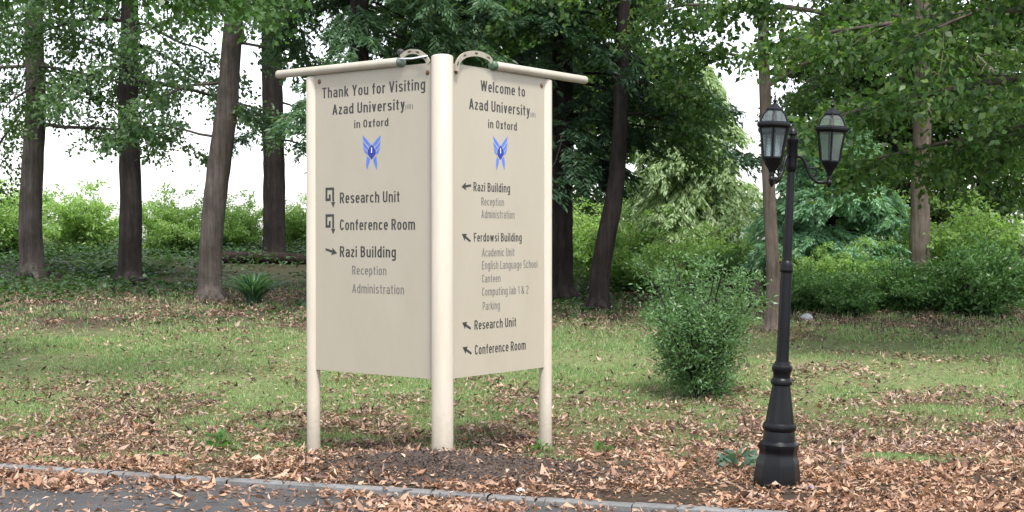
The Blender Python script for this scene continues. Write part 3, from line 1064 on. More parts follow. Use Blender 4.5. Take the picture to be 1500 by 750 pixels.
class Crown:
    def __init__(self):
        self.tubes = Tubes()
        self.tp, self.td, self.tl = [], [], []

    def limb(self, p, d, L, r, droop=.3, wob=.25, nsub=7, sub=.4, sdroop=.5, ntwig=6, twig=.35, t0=.2, spread=.9, lift=.15, seg=6):
        P, _ = path_grow(p, d, L, seg, droop, wob)
        self.tubes.add(P, np.linspace(r, max(.006, r * .22), len(P)), 6, cap=False)
        for k in range(nsub):
            t = t0 + (1 - t0) * (k + R.random()) / nsub
            q, dd = interp(P, min(t, .999))
            side = np.cross(dd, [0, 0, 1.0]); side /= max(1e-6, np.linalg.norm(side))
            sg = 1 if k % 2 else -1
            sd = dd * .75 + side * sg * spread * (.6 + .6 * R.random()) + np.array([0, 0, lift * R.normal(.4, 1)])
            sl = L * sub * (1.1 - .55 * t) * (.7 + .6 * R.random())
            Q, ed = path_grow(q, sd, sl, 4, sdroop, wob)
            self.tubes.add(Q, np.linspace(max(.006, r * .3 * (1 - .5 * t)), .004, len(Q)), 4, cap=False)
            for j in range(ntwig):
                tt = .15 + .85 * (j + R.random()) / ntwig
                w, wd = interp(Q, min(tt, .999))
                s2 = np.cross(wd, [0, 0, 1.0]); s2 /= max(1e-6, np.linalg.norm(s2))
                td = wd * .7 + s2 * (1 if j % 2 else -1) * (.5 + .6 * R.random()) + np.array([0, 0, R.normal(-.1, .25)])
                self.tp.append(w); self.td.append(td / np.linalg.norm(td)); self.tl.append(twig * (.6 + .8 * R.random()))

    def leaves(self, n, L, W, flat=.6, hang=.3, jit=.05, herring=False, fold=.2):
        tp, td, tl = np.array(self.tp), np.array(self.td), np.array(self.tl)
        k = len(tp)
        idx = np.repeat(np.arange(k), n)
        N = len(idx)
        t = R.random(N)
        P = tp[idx] + td[idx] * (tl[idx] * t)[:, None]
        P[:, 2] -= tl[idx] * t * t * hang * .6
        P += R.normal(0, jit, (N, 3))
        if herring:
            s = unit(np.cross(td[idx], [0, 0, 1.0]))
            sg = np.where(R.random(N) < .5, -1, 1)[:, None]
            D = td[idx] * .8 + s * sg * .75 + R.normal(0, .18, (N, 3)) + np.array([0, 0, -hang])
        else:
            D = td[idx] * .5 + R.normal(0, .6, (N, 3)) + np.array([0, 0, -hang])
        Nn = np.array([0, 0, 1.0]) * flat + R.normal(0, 1 - flat + .12, (N, 3))
        l = L * (.65 + .7 * R.random(N)); w = W * (.7 + .6 * R.random(N))
        return leaf_geo(P, D, unit(Nn), l, w, fold)


def tree(name, label, cat, trunk, radii, bark, leafm, crown_fn, leaf_args, group=None, flare=1.6, ns=14, lump=.06):
    """trunk: list of points (base first). crown_fn(Crown, spline points) grows the limbs."""
    base = np.asarray(trunk[0], float)
    base = np.array([base[0], base[1], gz(base[0], base[1])])
    root = empty(name, tuple(base), label, cat, group)
    pts = spline(trunk, 30)
    rad = np.interp(np.linspace(0, 1, 30), np.linspace(0, 1, len(radii)), radii)
    tt = Tubes()
    below = pts[0] - np.array([0, 0, .4])
    P = np.vstack([below, pts])
    Rr = np.concatenate([[rad[0] * flare * 1.15], rad])
    Rr[1] *= flare; Rr[2] *= 1 + (flare - 1) * .35
    tt.add(P, Rr, ns, lump)
    # buttress roots
    if flare > 1.2:
        for k in range(5):
            a = k / 5 * 2 * math.pi + R.random()
            d = np.array([math.cos(a), math.sin(a), 0])
            r0 = rad[0]
            tt.add([pts[0] + d * r0 * .3 + np.array([0, 0, r0 * 1.5]), pts[0] + d * r0 * .95 + np.array([0, 0, r0 * .5]), pts[0] + d * r0 * 1.7 + np.array([0, 0, .03]), pts[0] + d * r0 * 2.6 + np.array([0, 0, -.12])],
                   [r0 * .5, r0 * .42, r0 * .26, r0 * .12], 8, .08)
    tt.obj('trunk', bark, root, base)
    c = Crown()
    crown_fn(c, pts)
    c.tubes.obj('branches', bark, root, base)
    V, F = c.leaves(**leaf_args)
    np_mesh('crown', V - base, F, leafm, root)
    return root


def broad(z0, z1, n, reach, elev=(.0, .7), r=.045, az0=0.0, az=2 * math.pi, top=.35, **kw):
    """limbs all round the stem between heights z0 and z1"""
    def fn(c, pts):
        for k in range(n):
            f = (k + R.random() * .6) / n
            z = z0 + (z1 - z0) * f
            i = int(np.argmin(np.abs(pts[:, 2] - z)))
            a = az0 + (k * 2.399963 % (2 * math.pi)) / (2 * math.pi) * az
            e = elev[0] + (elev[1] - elev[0]) * f + R.normal(0, .12)
            L = reach * (1 - (1 - top) * f) * (.75 + .5 * R.random())
            c.limb(pts[i], (math.cos(a) * math.cos(e), math.sin(a) * math.cos(e), math.sin(e)), L, r * (1 - .5 * f), **kw)
    return fn


def multi(*fns):
    def fn(c, pts):
        for f in fns: f(c, pts)
    return fn


def one(p, d, L, r, **kw):
    def fn(c, pts): c.limb(np.asarray(p, float), d, L, r, **kw)
    return fn


def trunk_px(pp, d, ztop, top_dx=0.0, top_dy=0.0):
    """trunk points seen in these directions at distance d, then on up to height ztop"""
    P = [at(x, y, d) for x, y in pp]
    P[0][2] = gz(P[0][0], P[0][1])
    l = P[-1]
    P.append(np.array([l[0] + top_dx, l[1] + top_dy, ztop]))
    return P


BROAD_LEAF = dict(n=21, L=.095, W=.066, flat=.5, hang=.35, jit=.08)
NEEDLE = dict(n=40, L=.12, W=.034, flat=.7, hang=.3, jit=.025, herring=True, fold=.1)

# leaning grey tree, far side of the verge
tree('leaning_tree', 'grey leaning tree with a curved flared trunk beside the strap leaved clump', 'tree',
     trunk_px([(308, 441), (309, 380), (313, 310), (321, 240), (333, 150), (340, 60)], 25, 10.5, .5),
     [.21, .20, .20, .20, .19, .17, .09], M['bark_grey'], M['leaf_soft'],
     multi(broad(5.6, 10, 16, 2.6, (.0, .8), droop=.5, nsub=6, ntwig=6),
           one(at(338, 60, 25), (.9, .1, -.1), 1.6, .03, droop=.6, nsub=5, ntwig=5),
           one(at(330, 150, 25), (.8, -.3, .1), .9, .015, droop=.9, nsub=4, ntwig=4, sub=.3),
           one(at(315, 200, 25), (-1, -.1, .1), 1.6, .025, droop=.8, nsub=6, ntwig=5),
           one(at(330, 120, 25), (-1, .2, .15), 2.0, .03, droop=.9, nsub=7, ntwig=5)),
     BROAD_LEAF, flare=1.45)

tree('straight_tree', 'dark straight trunk rising behind the fallen log', 'tree',
     trunk_px([(402, 376), (402, 300), (400, 180), (398, 60)], 38, 14, 0),
     [.31, .29, .28, .27, .12], M['bark_dark'], M['needle_dark'],
     multi(broad(8.2, 13.5, 24, 3.4, (-.1, .5), droop=.4, nsub=8, ntwig=6),
           one(at(412, 150, 38), (.9, -.2, -.1), 1.5, .03, droop=.9, nsub=8, ntwig=5),
           one(at(412, 205, 38), (.9, .2, .0), 1.3, .03, droop=.8, nsub=8, ntwig=5),
           one(at(388, 190, 38), (-.9, -.2, .1), 1.0, .02, droop=.6, nsub=5, ntwig=4)),
     NEEDLE, flare=1.2)

# dark conifer right behind the sign
CON = at(822, 437, 25)
tree('dark_conifer', 'dark conifer with drooping boughs directly behind the sign', 'conifer',
     trunk_px([(820, 438), (821, 300), (823, 150)], 25, 12.5),
     [.24, .215, .20, .07], M['bark_dark'], M['needle_dark'],
     multi(broad(3.6, 12, 50, 2.9, (-.05, .25), r=.028, top=.2, droop=.65, sdroop=.35, nsub=9, ntwig=7, spread=.8, lift=.1),
           one(at(822, 200, 25), (.85, -.5, .1), 1.3, .03, droop=1.0, nsub=8, ntwig=6),
           one(at(822, 170, 25), (.8, .3, .1), 1.6, .03, droop=1.0, nsub=8, ntwig=6),
           one(at(822, 150, 25), (.5, -.9, .1), 1.5, .03, droop=1.0, nsub=8, ntwig=6),
           one(at(822, 240, 25), (.7, -.6, 0), 1.0, .02, droop=.8, nsub=8, ntwig=6),
           one(at(822, 110, 25), (.9, -.1, .1), 2.0, .03, droop=.8, nsub=9, ntwig=6)),
     NEEDLE, flare=1.3)

# feathery green conifer whose boughs hang above the sign
tree('feathery_conifer', 'feathery mid green conifer whose boughs hang above the thank you panel', 'conifer',
     [(-3.0 + .5, 23.5, gz(-2.5, 23.5)), (-2.5, 23.5, 3), (-2.5, 23.5, 7), (-2.45, 23.5, 11)],
     [.20, .18, .14, .04], M['bark_dark'], M['needle_mid'],
     multi(broad(4.2, 10.8, 34, 2.5, (-.1, .3), r=.024, az0=-1.75, az=3.5, top=.2, droop=.6, sdroop=.4, nsub=8, ntwig=7, spread=.8, lift=.1),
           broad(5.7, 10.8, 16, 1.9, (-.0, .3), r=.024, az0=1.75, az=2.8, top=.2, droop=.5, sdroop=.4, nsub=8, ntwig=7, spread=.8, lift=.1)),
     NEEDLE, flare=1.3)

# two stemmed maple
T4 = trunk_px([(876, 451), (881, 385), (898, 300), (906, 230), (909, 150), (912, 60)], 23.5, 11, .3)
tree('forked_tree', 'kinked brown trunk forking into two stems, beside the dark conifer', 'tree', T4,
     [.165, .165, .15, .13, .12, .11, .05], M['bark_dark'], M['leaf_maple'],
     multi(broad(4.6, 10.5, 15, 2.9, (.0, .9), az0=1.4, az=3.6, droop=.5, nsub=7, ntwig=6),
           one(at(910, 215, 23.5), (.12, .0, 1), 3.6, .07, droop=-.2, wob=.08, nsub=9, ntwig=6, t0=.3, sub=.35),
           one(at(909, 120, 23.5), (.9, -.3, .2), 1.5, .035, droop=.8, nsub=8, ntwig=6),
           one(at(908, 170, 23.5), (.8, .4, .2), 1.7, .03, droop=.8, nsub=7, ntwig=6)),
     BROAD_LEAF, flare=1.25)

# pale slim tree behind the lamp
T5 = trunk_px([(1130, 487), (1132, 440), (1132, 380), (1127, 290), (1122, 180), (1119, 90), (1119, 20)], 20.2, 9.5, .1)
tree('slim_tree', 'slim pale brown tree bending behind the lamp post', 'tree', T5,
     [.105, .095, .095, .09, .085, .08, .075, .04], M['bark_pale'], M['leaf_maple'],
     multi(broad(5.0, 9, 15, 2.6, (.25, .9), droop=.5, nsub=7, ntwig=6),
           one(at(1127, 108, 20.2), (.75, -.1, .55), 1.5, .04, droop=.1, nsub=8, ntwig=5, t0=.4),
           one(at(1127, 124, 20.2), (.75, .2, .5), 1.7, .035, droop=.1, nsub=8, ntwig=5, t0=.45),
           one(at(1115, 92, 20.2), (-.9, .1, .35), 1.3, .03, droop=.5, nsub=7, ntwig=5, t0=.3),
           one(at(1118, 60, 20.2), (-.5, -.7, .5), 1.4, .03, droop=.4, nsub=7, ntwig=5, t0=.3)),
     BROAD_LEAF, flare=1.5)

# near trees just out of the picture whose boughs hang in
tree('overhanging_maple', 'near maple with bright green boughs hanging over the grass beside the leaning tree', 'tree',
     [(-6.6, 14.5, gz(-6.6, 14.5)), (-6.5, 14.5, 2), (-6.3, 14.4, 4.5), (-6.2, 14.4, 8)],
     [.2, .18, .15, .05], M['bark_grey'], M['leaf_near'],
     multi(broad(4.3, 7.6, 16, 2.6, (.1, .9), droop=.5, nsub=7, ntwig=6),
           one((-6.3, 14.4, 4.3), (1, -.05, .12), 4.1, .05, droop=.36, wob=.08, nsub=12, ntwig=6, sub=.18, t0=.35),
           one((-6.3, 14.4, 4.7), (1, .35, .12), 3.6, .05, droop=.35, wob=.1, nsub=11, ntwig=6, sub=.25)),
     dict(n=20, L=.085, W=.062, flat=.5, hang=.45, jit=.07), flare=1.4)

tree('roadside_maple', 'broad leafed maple whose dark boughs hang above and beyond the lamp post', 'tree',
     [(7.6, 17.5, gz(7.6, 17.5)), (7.5, 17.5, 2), (7.4, 17.4, 4.5), (7.3, 17.4, 9)],
     [.24, .2, .17, .05], M['bark_grey'], M['leaf_maple'],
     multi(broad(3.0, 8.4, 26, 3.2, (.05, .9), droop=.7, nsub=8, ntwig=6),
           one((7.4, 17.4, 3.6), (-1, -.1, .05), 4.0, .06, droop=.45, wob=.1, nsub=13, ntwig=7, sub=.28, t0=.2),
           one((7.4, 17.4, 4.3), (-1, .1, .15), 4.3, .06, droop=.5, wob=.1, nsub=13, ntwig=7, sub=.28, t0=.2),
           one((7.4, 17.4, 4.6), (-.9, -.4, .2), 3.6, .05, droop=.4, wob=.1, nsub=12, ntwig=7, sub=.28, t0=.2),
           one((7.4, 17.4, 3.1), (-.9, .3, .05), 3.4, .05, droop=.45, wob=.1, nsub=12, ntwig=7, sub=.28, t0=.2)),
     BROAD_LEAF, flare=1.4)

# trees to either side, past the edges of the old print
tree('side_tree', 'dark trunk among the bushes standing well apart from the leaning tree', 'tree',
     trunk_px([(190, 425), (192, 300), (187, 150), (190, 40)], 29, 11),
     [.24, .22, .2, .18, .07], M['bark_dark'], M['leaf_soft'],
     broad(4.8, 10.5, 24, 3.4, (-.1, .8), droop=.7, nsub=7, ntwig=6), BROAD_LEAF, flare=1.3)
tree('ivy_tree', 'tall brown trunk at the wood edge farthest from the lamp post', 'tree',
     trunk_px([(48, 412), (45, 300), (52, 150), (50, 40)], 31, 11),
     [.26, .24, .22, .19, .07], M['bark_grey'], M['leaf_back'],
     broad(4.2, 10.5, 26, 3.6, (-.1, .8), droop=.7, nsub=7, ntwig=6), BROAD_LEAF, flare=1.3)
tree('roadside_tree', 'brown trunk standing beyond the blue green cypress on the lamp side', 'tree',
     trunk_px([(1345, 452), (1348, 300), (1352, 150), (1350, 40)], 24, 10),
     [.17, .16, .15, .13, .05], M['bark_pale'], M['leaf_back'],
     broad(4.4, 9.6, 22, 3.0, (-.1, .8), droop=.7, nsub=7, ntwig=6), BROAD_LEAF, flare=1.35)

# pale weeping cypress and blue green cypress, sunlit behind
def cypress(name, label, px, py, d, h, reach, mat, droop, n=60, z0=.15, args=NEEDLE):
    b = at(px, py, d); b[2] = gz(b[0], b[1])
    return tree(name, label, 'conifer', [b, b + np.array([.02, 0, h * .4]), b + np.array([0, .02, h])], [.12, .09, .02], M['bark_dark'], mat,
                broad(b[2] + h * z0, b[2] + h * .98, n, reach, (.05, .5), top=.18, r=.025, droop=droop, sdroop=.5, nsub=8, ntwig=6, spread=.8, twig=.32), args, flare=1.1, ns=10)


PALE = dict(n=24, L=.13, W=.04, flat=.45, hang=.75, jit=.03, herring=True, fold=.1)
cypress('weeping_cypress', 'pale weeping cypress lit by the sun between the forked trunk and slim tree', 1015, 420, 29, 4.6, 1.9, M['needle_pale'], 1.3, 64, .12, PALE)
cypress('layered_cypress', 'blue green cypress with layered sprays behind the lamp post', 1215, 440, 25, 3.2, 1.6, M['needle_blue'], .7, 54, .1)

# ------------------------------------------------------------------ shrubs and low plants
def shrub(name, label, base, h, spread, nst, stemm, leafm, leaf_args, nsub=7, ntwig=5, twig=.2, droop=.35, cat='shrub', group=None, sub=.4, e0=.55, t0=.12):
    base = np.array([base[0], base[1], gz(base[0], base[1])])
    root = empty(name, tuple(base), label, cat, group)
    c = Crown()
    for k in range(nst):
        a = k * 2.399963 + R.random()
        f = math.sqrt((k + .5) / nst)
        e = math.pi / 2 - f * (math.pi / 2 - e0) * .95
        rad = spread * f
        L = math.hypot(h * (1.02 - .3 * f * f), rad) * (.62 + .5 * R.random())
        c.limb(base + np.array([math.cos(a) * .08 * f * spread, math.sin(a) * .08 * f * spread, -.03]), (math.cos(a) * rad, math.sin(a) * rad, h * (1.05 - .45 * f * f)), L, .012 * max(.6, h / 1.5),
               droop=droop * f, wob=.18, nsub=nsub, sub=sub, sdroop=.25, ntwig=ntwig, twig=twig, t0=t0, lift=.3)
    c.tubes.obj('stems', stemm, root, base)
    V, F = c.leaves(**leaf_args)
    V[:, 2] = np.maximum(V[:, 2], base[2] + .01)
    np_mesh('foliage', V - base, F, leafm, root)
    return root


def copy_thing(src, loc, rz, sc, label):
    r = src.copy(); COL.objects.link(r)
    r.location = loc; r.rotation_euler = (0, 0, rz); r.scale = (sc, sc, sc)
    r["label"] = label
    for ch in list(src.children):
        c = ch.copy(); COL.objects.link(c); c.parent = r
    return r


b = at(1026, 576, 14.6)
shrub('privet_bush', 'airy green bush standing alone on the lawn between sign and lamp post', (b[0], 14.6), 1.46, .42, 26, M['bark_dark'], M['leaf_bush'],
      dict(n=11, L=.05, W=.017, flat=.3, hang=.02, jit=.04), nsub=10, ntwig=6, twig=.2, sub=.27, e0=.3, t0=.04)

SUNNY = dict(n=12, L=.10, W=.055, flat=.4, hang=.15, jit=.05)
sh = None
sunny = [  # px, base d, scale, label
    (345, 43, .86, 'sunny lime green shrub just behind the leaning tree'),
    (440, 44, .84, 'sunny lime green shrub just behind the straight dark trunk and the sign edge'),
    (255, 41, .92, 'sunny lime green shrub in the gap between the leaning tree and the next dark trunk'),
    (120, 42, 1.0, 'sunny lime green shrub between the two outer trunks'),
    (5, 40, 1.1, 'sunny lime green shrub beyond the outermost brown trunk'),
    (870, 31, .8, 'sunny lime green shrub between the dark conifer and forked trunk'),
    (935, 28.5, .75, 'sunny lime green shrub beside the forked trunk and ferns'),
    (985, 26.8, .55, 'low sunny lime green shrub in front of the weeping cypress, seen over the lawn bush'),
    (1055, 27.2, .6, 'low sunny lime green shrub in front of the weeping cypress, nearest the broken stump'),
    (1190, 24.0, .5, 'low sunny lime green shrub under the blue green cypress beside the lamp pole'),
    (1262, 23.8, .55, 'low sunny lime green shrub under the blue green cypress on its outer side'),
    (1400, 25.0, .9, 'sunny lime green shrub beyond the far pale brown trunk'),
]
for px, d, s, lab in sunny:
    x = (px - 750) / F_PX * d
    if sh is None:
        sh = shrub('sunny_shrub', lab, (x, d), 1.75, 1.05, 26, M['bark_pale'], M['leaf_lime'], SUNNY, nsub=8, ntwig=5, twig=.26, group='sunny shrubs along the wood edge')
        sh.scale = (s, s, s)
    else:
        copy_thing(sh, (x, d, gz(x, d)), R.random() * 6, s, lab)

hd = None
hedges = [
    (1172, 23.2, .5, 'low dark laurel bush under the blue green cypress, nearest the slim tree'),
    (1240, 22.6, .5, 'low dark laurel bush under the blue green cypress, by the grey stone side'),
    (1325, 23.0, .6, 'low dark laurel bush in front of the far pale brown trunk'),
    (1425, 22.5, .8, 'low dark laurel bush at the outer end of its row'),
    (1085, 26.5, .6, 'dark laurel bush behind the broken stump'),
]
for px, d, s, lab in hedges:
    x = (px - 750) / F_PX * d
    if hd is None:
        hd = shrub('laurel_bush', lab, (x, d), 1.25, .95, 24, M['bark_dark'], M['laurel'], dict(n=12, L=.11, W=.045, flat=.5, hang=.1, jit=.05), nsub=8, ntwig=5, twig=.24, group='dark laurel bushes at the wood edge')
        hd.scale = (s, s, s)
    else:
        copy_thing(hd, (x, d, gz(x, d)), R.random() * 6, s, lab)

# background trees of the wood
bgt = None
wood = [
    (640, 40, 1.0, 'woodland tree behind the sign, its crown showing above the thank you panel'),
    (760, 36, 1.05, 'woodland tree behind the sign, its crown showing above the welcome panel'),
    (850, 44, 1.15, 'woodland tree deep behind the dark conifer'),
    (1235, 38, .8, 'woodland tree behind the blue green cypress and lanterns'),
    (1320, 36, 1.05, 'woodland tree behind the far pale brown trunk'),
    (1440, 37, 1.1, 'woodland tree at the outer end of the lamp side'),
]
for px, d, s, lab in wood:
    x = (px - 750) / F_PX * d
    if bgt is None:
        z = gz(x, d)
        bgt = tree('woodland_tree', lab, 'tree', [(x, d, z), (x + .1, d, z + 3), (x, d + .1, z + 8.5)], [.2, .16, .04], M['bark_dark'], M['leaf_back'],
                   broad(z + 1.2, z + 8.2, 44, 3.0, (.0, .8), droop=.6, nsub=8, ntwig=6, twig=.4), dict(n=11, L=.16, W=.11, flat=.5, hang=.3, jit=.1), group='woodland trees behind the sign', flare=1.2)
        bgt.scale = (s, s, s)
    else:
        copy_thing(bgt, (x, d, gz(x, d)), R.random() * 6, s, lab)

# fallen log, stump, stone
lg0, lg1 = at(300, 386, 36.5), at(500, 388, 36.0)
log = Tubes()
for q in (lg0, lg1): q[2] = gz(q[0], q[1]) + .10
P = spline([lg0, lg0 * .6 + lg1 * .4 + np.array([0, 0, .05]), lg1], 24)
log.add(P, np.linspace(.17, .13, 24), 12, .08)
o = log.obj('fallen_log', M['log'], None, lg0)
o.location = tuple(lg0)
tag(o, 'long dark fallen log lying on the bank below the straight trunk', 'log')

b = at(1108, 438, 24.5); b[2] = gz(b[0], b[1])
st = Tubes()
st.add([b + np.array([-.05, 0, -.2]), b + np.array([-.04, 0, .02]), b + np.array([0, 0, .2]), b + np.array([.03, 0, .38]), b + np.array([.05, 0, .5])], [.2, .17, .12, .07, .015], 12, .12)
o = st.obj('broken_stump', M['bark_grey'], None, b); o.location = tuple(b)
tag(o, 'pointed brown broken stump among leaves beside the slim tree', 'stump')


def lumpy(name, label, cat, loc, r, sc, mat):
    bm = bmesh.new()
    bmesh.ops.create_icosphere(bm, subdivisions=3, radius=r)
    for v in bm.verts:
        k = 1 + .18 * math.sin(v.co.x / r * 3 + 1) * math.cos(v.co.y / r * 2.3) + R.normal(0, .03)
        v.co = Vector((v.co.x * sc[0] * k, v.co.y * sc[1] * k, v.co.z * sc[2] * k))
    o = bm_obj(name, bm, mat)
    auto_smooth(o, 30)
    o.location = loc
    return tag(o, label, cat)


b = at(1181, 468, 21.5)
lumpy('grey_stone', 'pale grey stone lying under the laurel near the slim tree', 'stone', (b[0], b[1], gz(b[0], b[1]) + .06), .10, (1.1, .8, .6), M['stone'])
b = at(762, 722, 9.02)
lumpy('white_pebble', 'small white pebble on the soil by the kerb', 'pebble', (b[0], b[1], gz(b[0], b[1]) + .012), .03, (1.1, .8, .55), M['bulb'])

# strap leaved clump
def strap_clump(name, label, x, y, n, h, w, mat, spread=.6):
    z = gz(x, y)
    V, F = [], []
    for k in range(n):
        a = R.random() * 2 * math.pi
        d = np.array([math.cos(a), math.sin(a), 0]); s = np.array([-math.sin(a), math.cos(a), 0])
        p = d * R.random() * .12
        hh = h * (.6 + .5 * R.random()); sp = spread * h * (.2 + .9 * R.random())
        seg = 6
        i0 = len(V)
        for i in range(seg + 1):
            t = i / seg
            c = p + d * sp * t * t + np.array([0, 0, hh * (t * 1.15 - .45 * t ** 3)])
            ww = w * (1 - t ** 3) * .5 + .001
            V += [c + s * ww, c - s * ww]
        for i in range(seg):
            F.append((i0 + 2 * i, i0 + 2 * i + 1, i0 + 2 * i + 3, i0 + 2 * i + 2))
    o = np_mesh(name, np.array(V), np.array(F), mat)
    o.location = (x, y, z)
    return tag(o, label, 'plant')


b = at(371, 446, 24.2)
strap_clump('strap_leaf_plant', 'blue green clump of upright strap leaves near the leaning tree', b[0], 24.2, 170, .72, .034, M['strap'], 1.5)

# ferns
fr = None
fern_spots = [(915, 27.5, 'fern with long arching fronds nearest the forked trunk'), (945, 26.6, 'fern with arching fronds in front of the sunny shrub, in the middle of the ferns'),
              (850, 27.5, 'fern filling the gap between dark conifer and forked trunk'), (985, 26.0, 'fern with arching fronds nearest the lawn bush'),
              (230, 32.0, 'fern below the sunny shrub left of the leaning tree'), (140, 31, 'fern between the two outer trunks')]
for px, d, lab in fern_spots:
    lab = lab.replace('left of', 'next to')
    x = (px - 750) / F_PX * d
    if fr is None:
        PV, DV, NV, LV, WV = [], [], [], [], []
        for k in range(16):
            a = k * 2.4 + R.random() * .5
            d3 = np.array([math.cos(a), math.sin(a), 0]); s3 = np.array([-math.sin(a), math.cos(a), 0])
            hh, sp = .5 * (.7 + .5 * R.random()), .6 * (.6 + .6 * R.random())
            for i in range(26):
                t = .12 + .88 * i / 25
                c = d3 * sp * t + np.array([0, 0, hh * (1.7 * t - 1.1 * t * t)])
                for sg in (-1, 1):
                    PV.append(c); DV.append(s3 * sg + d3 * .45 + np.array([0, 0, -.15])); NV.append((0, 0, 1)); LV.append(.16 * math.sin(math.pi * min(1, (1 - t) * .9 + .08)) + .02); WV.append(.028)
        V, F = leaf_geo(np.array(PV), np.array(DV), np.array(NV, float), LV, WV, .1)
        fr = np_mesh('fern', V, F, M['fern'])
        fr.location = (x, d, gz(x, d))
        tag(fr, lab, 'fern', 'ferns under the trees')
    else:
        copy_thing(fr, (x, d, gz(x, d)), R.random() * 6, .85 + .4 * R.random(), lab)

# broad weeds in the verge
def weed(name, label, px, py, d, n, h, leafL, mat):
    b = at(px, py, d)
    x, y = b[0], d
    P, D = [], []
    for k in range(n):
        a = R.random() * 6.283; r = R.random() * h * .8
        P.append((math.cos(a) * r, math.sin(a) * r, h * R.random() * (1 - r / h * .5)))
        D.append((math.cos(a), math.sin(a), R.normal(.3, .4)))
    V, F = leaf_geo(np.array(P), np.array(D, float), unit(np.array([0, 0, 1.0]) + R.normal(0, .5, (n, 3))), leafL * (.6 + .7 * R.random(n)), leafL * .5 * (.6 + .7 * R.random(n)), .2)
    o = np_mesh(name, V, F, mat)
    o.location = (x, y, gz(x, y))
    return tag(o, label, 'weed')


weed('leafy_weed', 'leafy green weed in dead leaves, farthest weed from the lamp post', 318, 642, 11.55, 60, .16, .08, M['weed'])
weed('thistle', 'blue green thistle beside the lamp post base', 1083, 690, 9.95, 40, .14, .10, M['weed_blue'])
weed('dock_weed', 'small green weed against the foot of the welcome panel post', 790, 665, 11.4, 40, .08, .06, M['weed'])
weed('low_weed', 'green weed midway between the welcome panel post and lamp post', 882, 662, 10.9, 50, .10, .06, M['weed'])

# scrap of blue litter by the lamp foot
b = at(1184, 719, 9.12)
bm = bmesh.new()
bmesh.ops.create_grid(bm, x_segments=8, y_segments=6, size=.045)
for v in bm.verts:
    v.co.z = .018 + .012 * math.sin(v.co.x * 90) + R.normal(0, .005); v.co.y *= .6
bmesh.ops.solidify(bm, geom=bm.faces[:], thickness=.002)
M['wrapper'] = paint('blue wrapper', (.12, .14, .33), (.22, .24, .42), .3, 20)
o = bm_obj('crumpled_wrapper', bm, M['wrapper'])
o.location = (b[0], b[1], gz(b[0], b[1])); o.rotation_euler = (0, .1, .2)
tag(o, 'crumpled blue wrapper on the leaves at the lamp post foot', 'litter')

# ------------------------------------------------------------------ ground covers
def scatter(n, d0, d1, half=.385, extra=.7, power=1.0):
    """random spots in the wedge of ground the road view takes in, and some more to each side"""
    u = R.random(n)
    d = (d0 ** power + u * (d1 ** power - d0 ** power)) ** (1 / power)
    x = (R.random(n) * 2 - 1) * (half * d + extra)
    return x, d


# grass: tufted blades
def build_grass():
    x, y = scatter(900000, 9.0, 29, power=1.0)
    s = kerb_s(x, y)
    nz = fnoise(x, y, 1.3); n2 = fnoise(x + 40, y, .35)
    band = np.interp(y, [9, 10.6, 11.6, 12.6, 13.5, 16, 19, 21.5, 24, 29], [.0, .10, .2, .38, .62, .95, .95, .3, .10, .06])
    dens = band * np.clip((nz - .34) * 4, .06, 1) * np.clip((n2 - .2) * 2.2, .2, 1)
    dens += np.clip(fnoise(x + 77, y + 13, .5) - .60, 0, 1) * 11 * (y > 10.2) * (y < 15)   # stray green tufts
    dens *= np.exp(-(((x + .2) / 1.1) ** 2 + ((y - 10.0) / .45) ** 2) * 1.2) * -1 + 1      # bare soil round the middle post
    keep = (s > .12) & (R.random(len(x)) < dens)
    x, y = x[keep], y[keep]
    n = len(x)
    z = ground_z(x, y)
    D = R.normal(0, .45, (n, 3)); D[:, 2] = 1
    h = (.035 + .05 * R.random(n)) * np.interp(y, [9, 11, 14, 25], [.8, .6, .8, 1.4])
    w = np.interp(y, [9, 14, 25], [.006, .0075, .013]) * (.7 + .6 * R.random(n))
    N = R.normal(0, 1, (n, 3))
    V, F = leaf_geo(np.stack([x, y, z - .004], 1), D, unit(N), h, w, .1)
    o = np_mesh('grass', V, F, M['grass'])
    tag(o, 'short patchy lawn grass around and beyond the sign', 'grass', kind='stuff')
    print('grass', n)


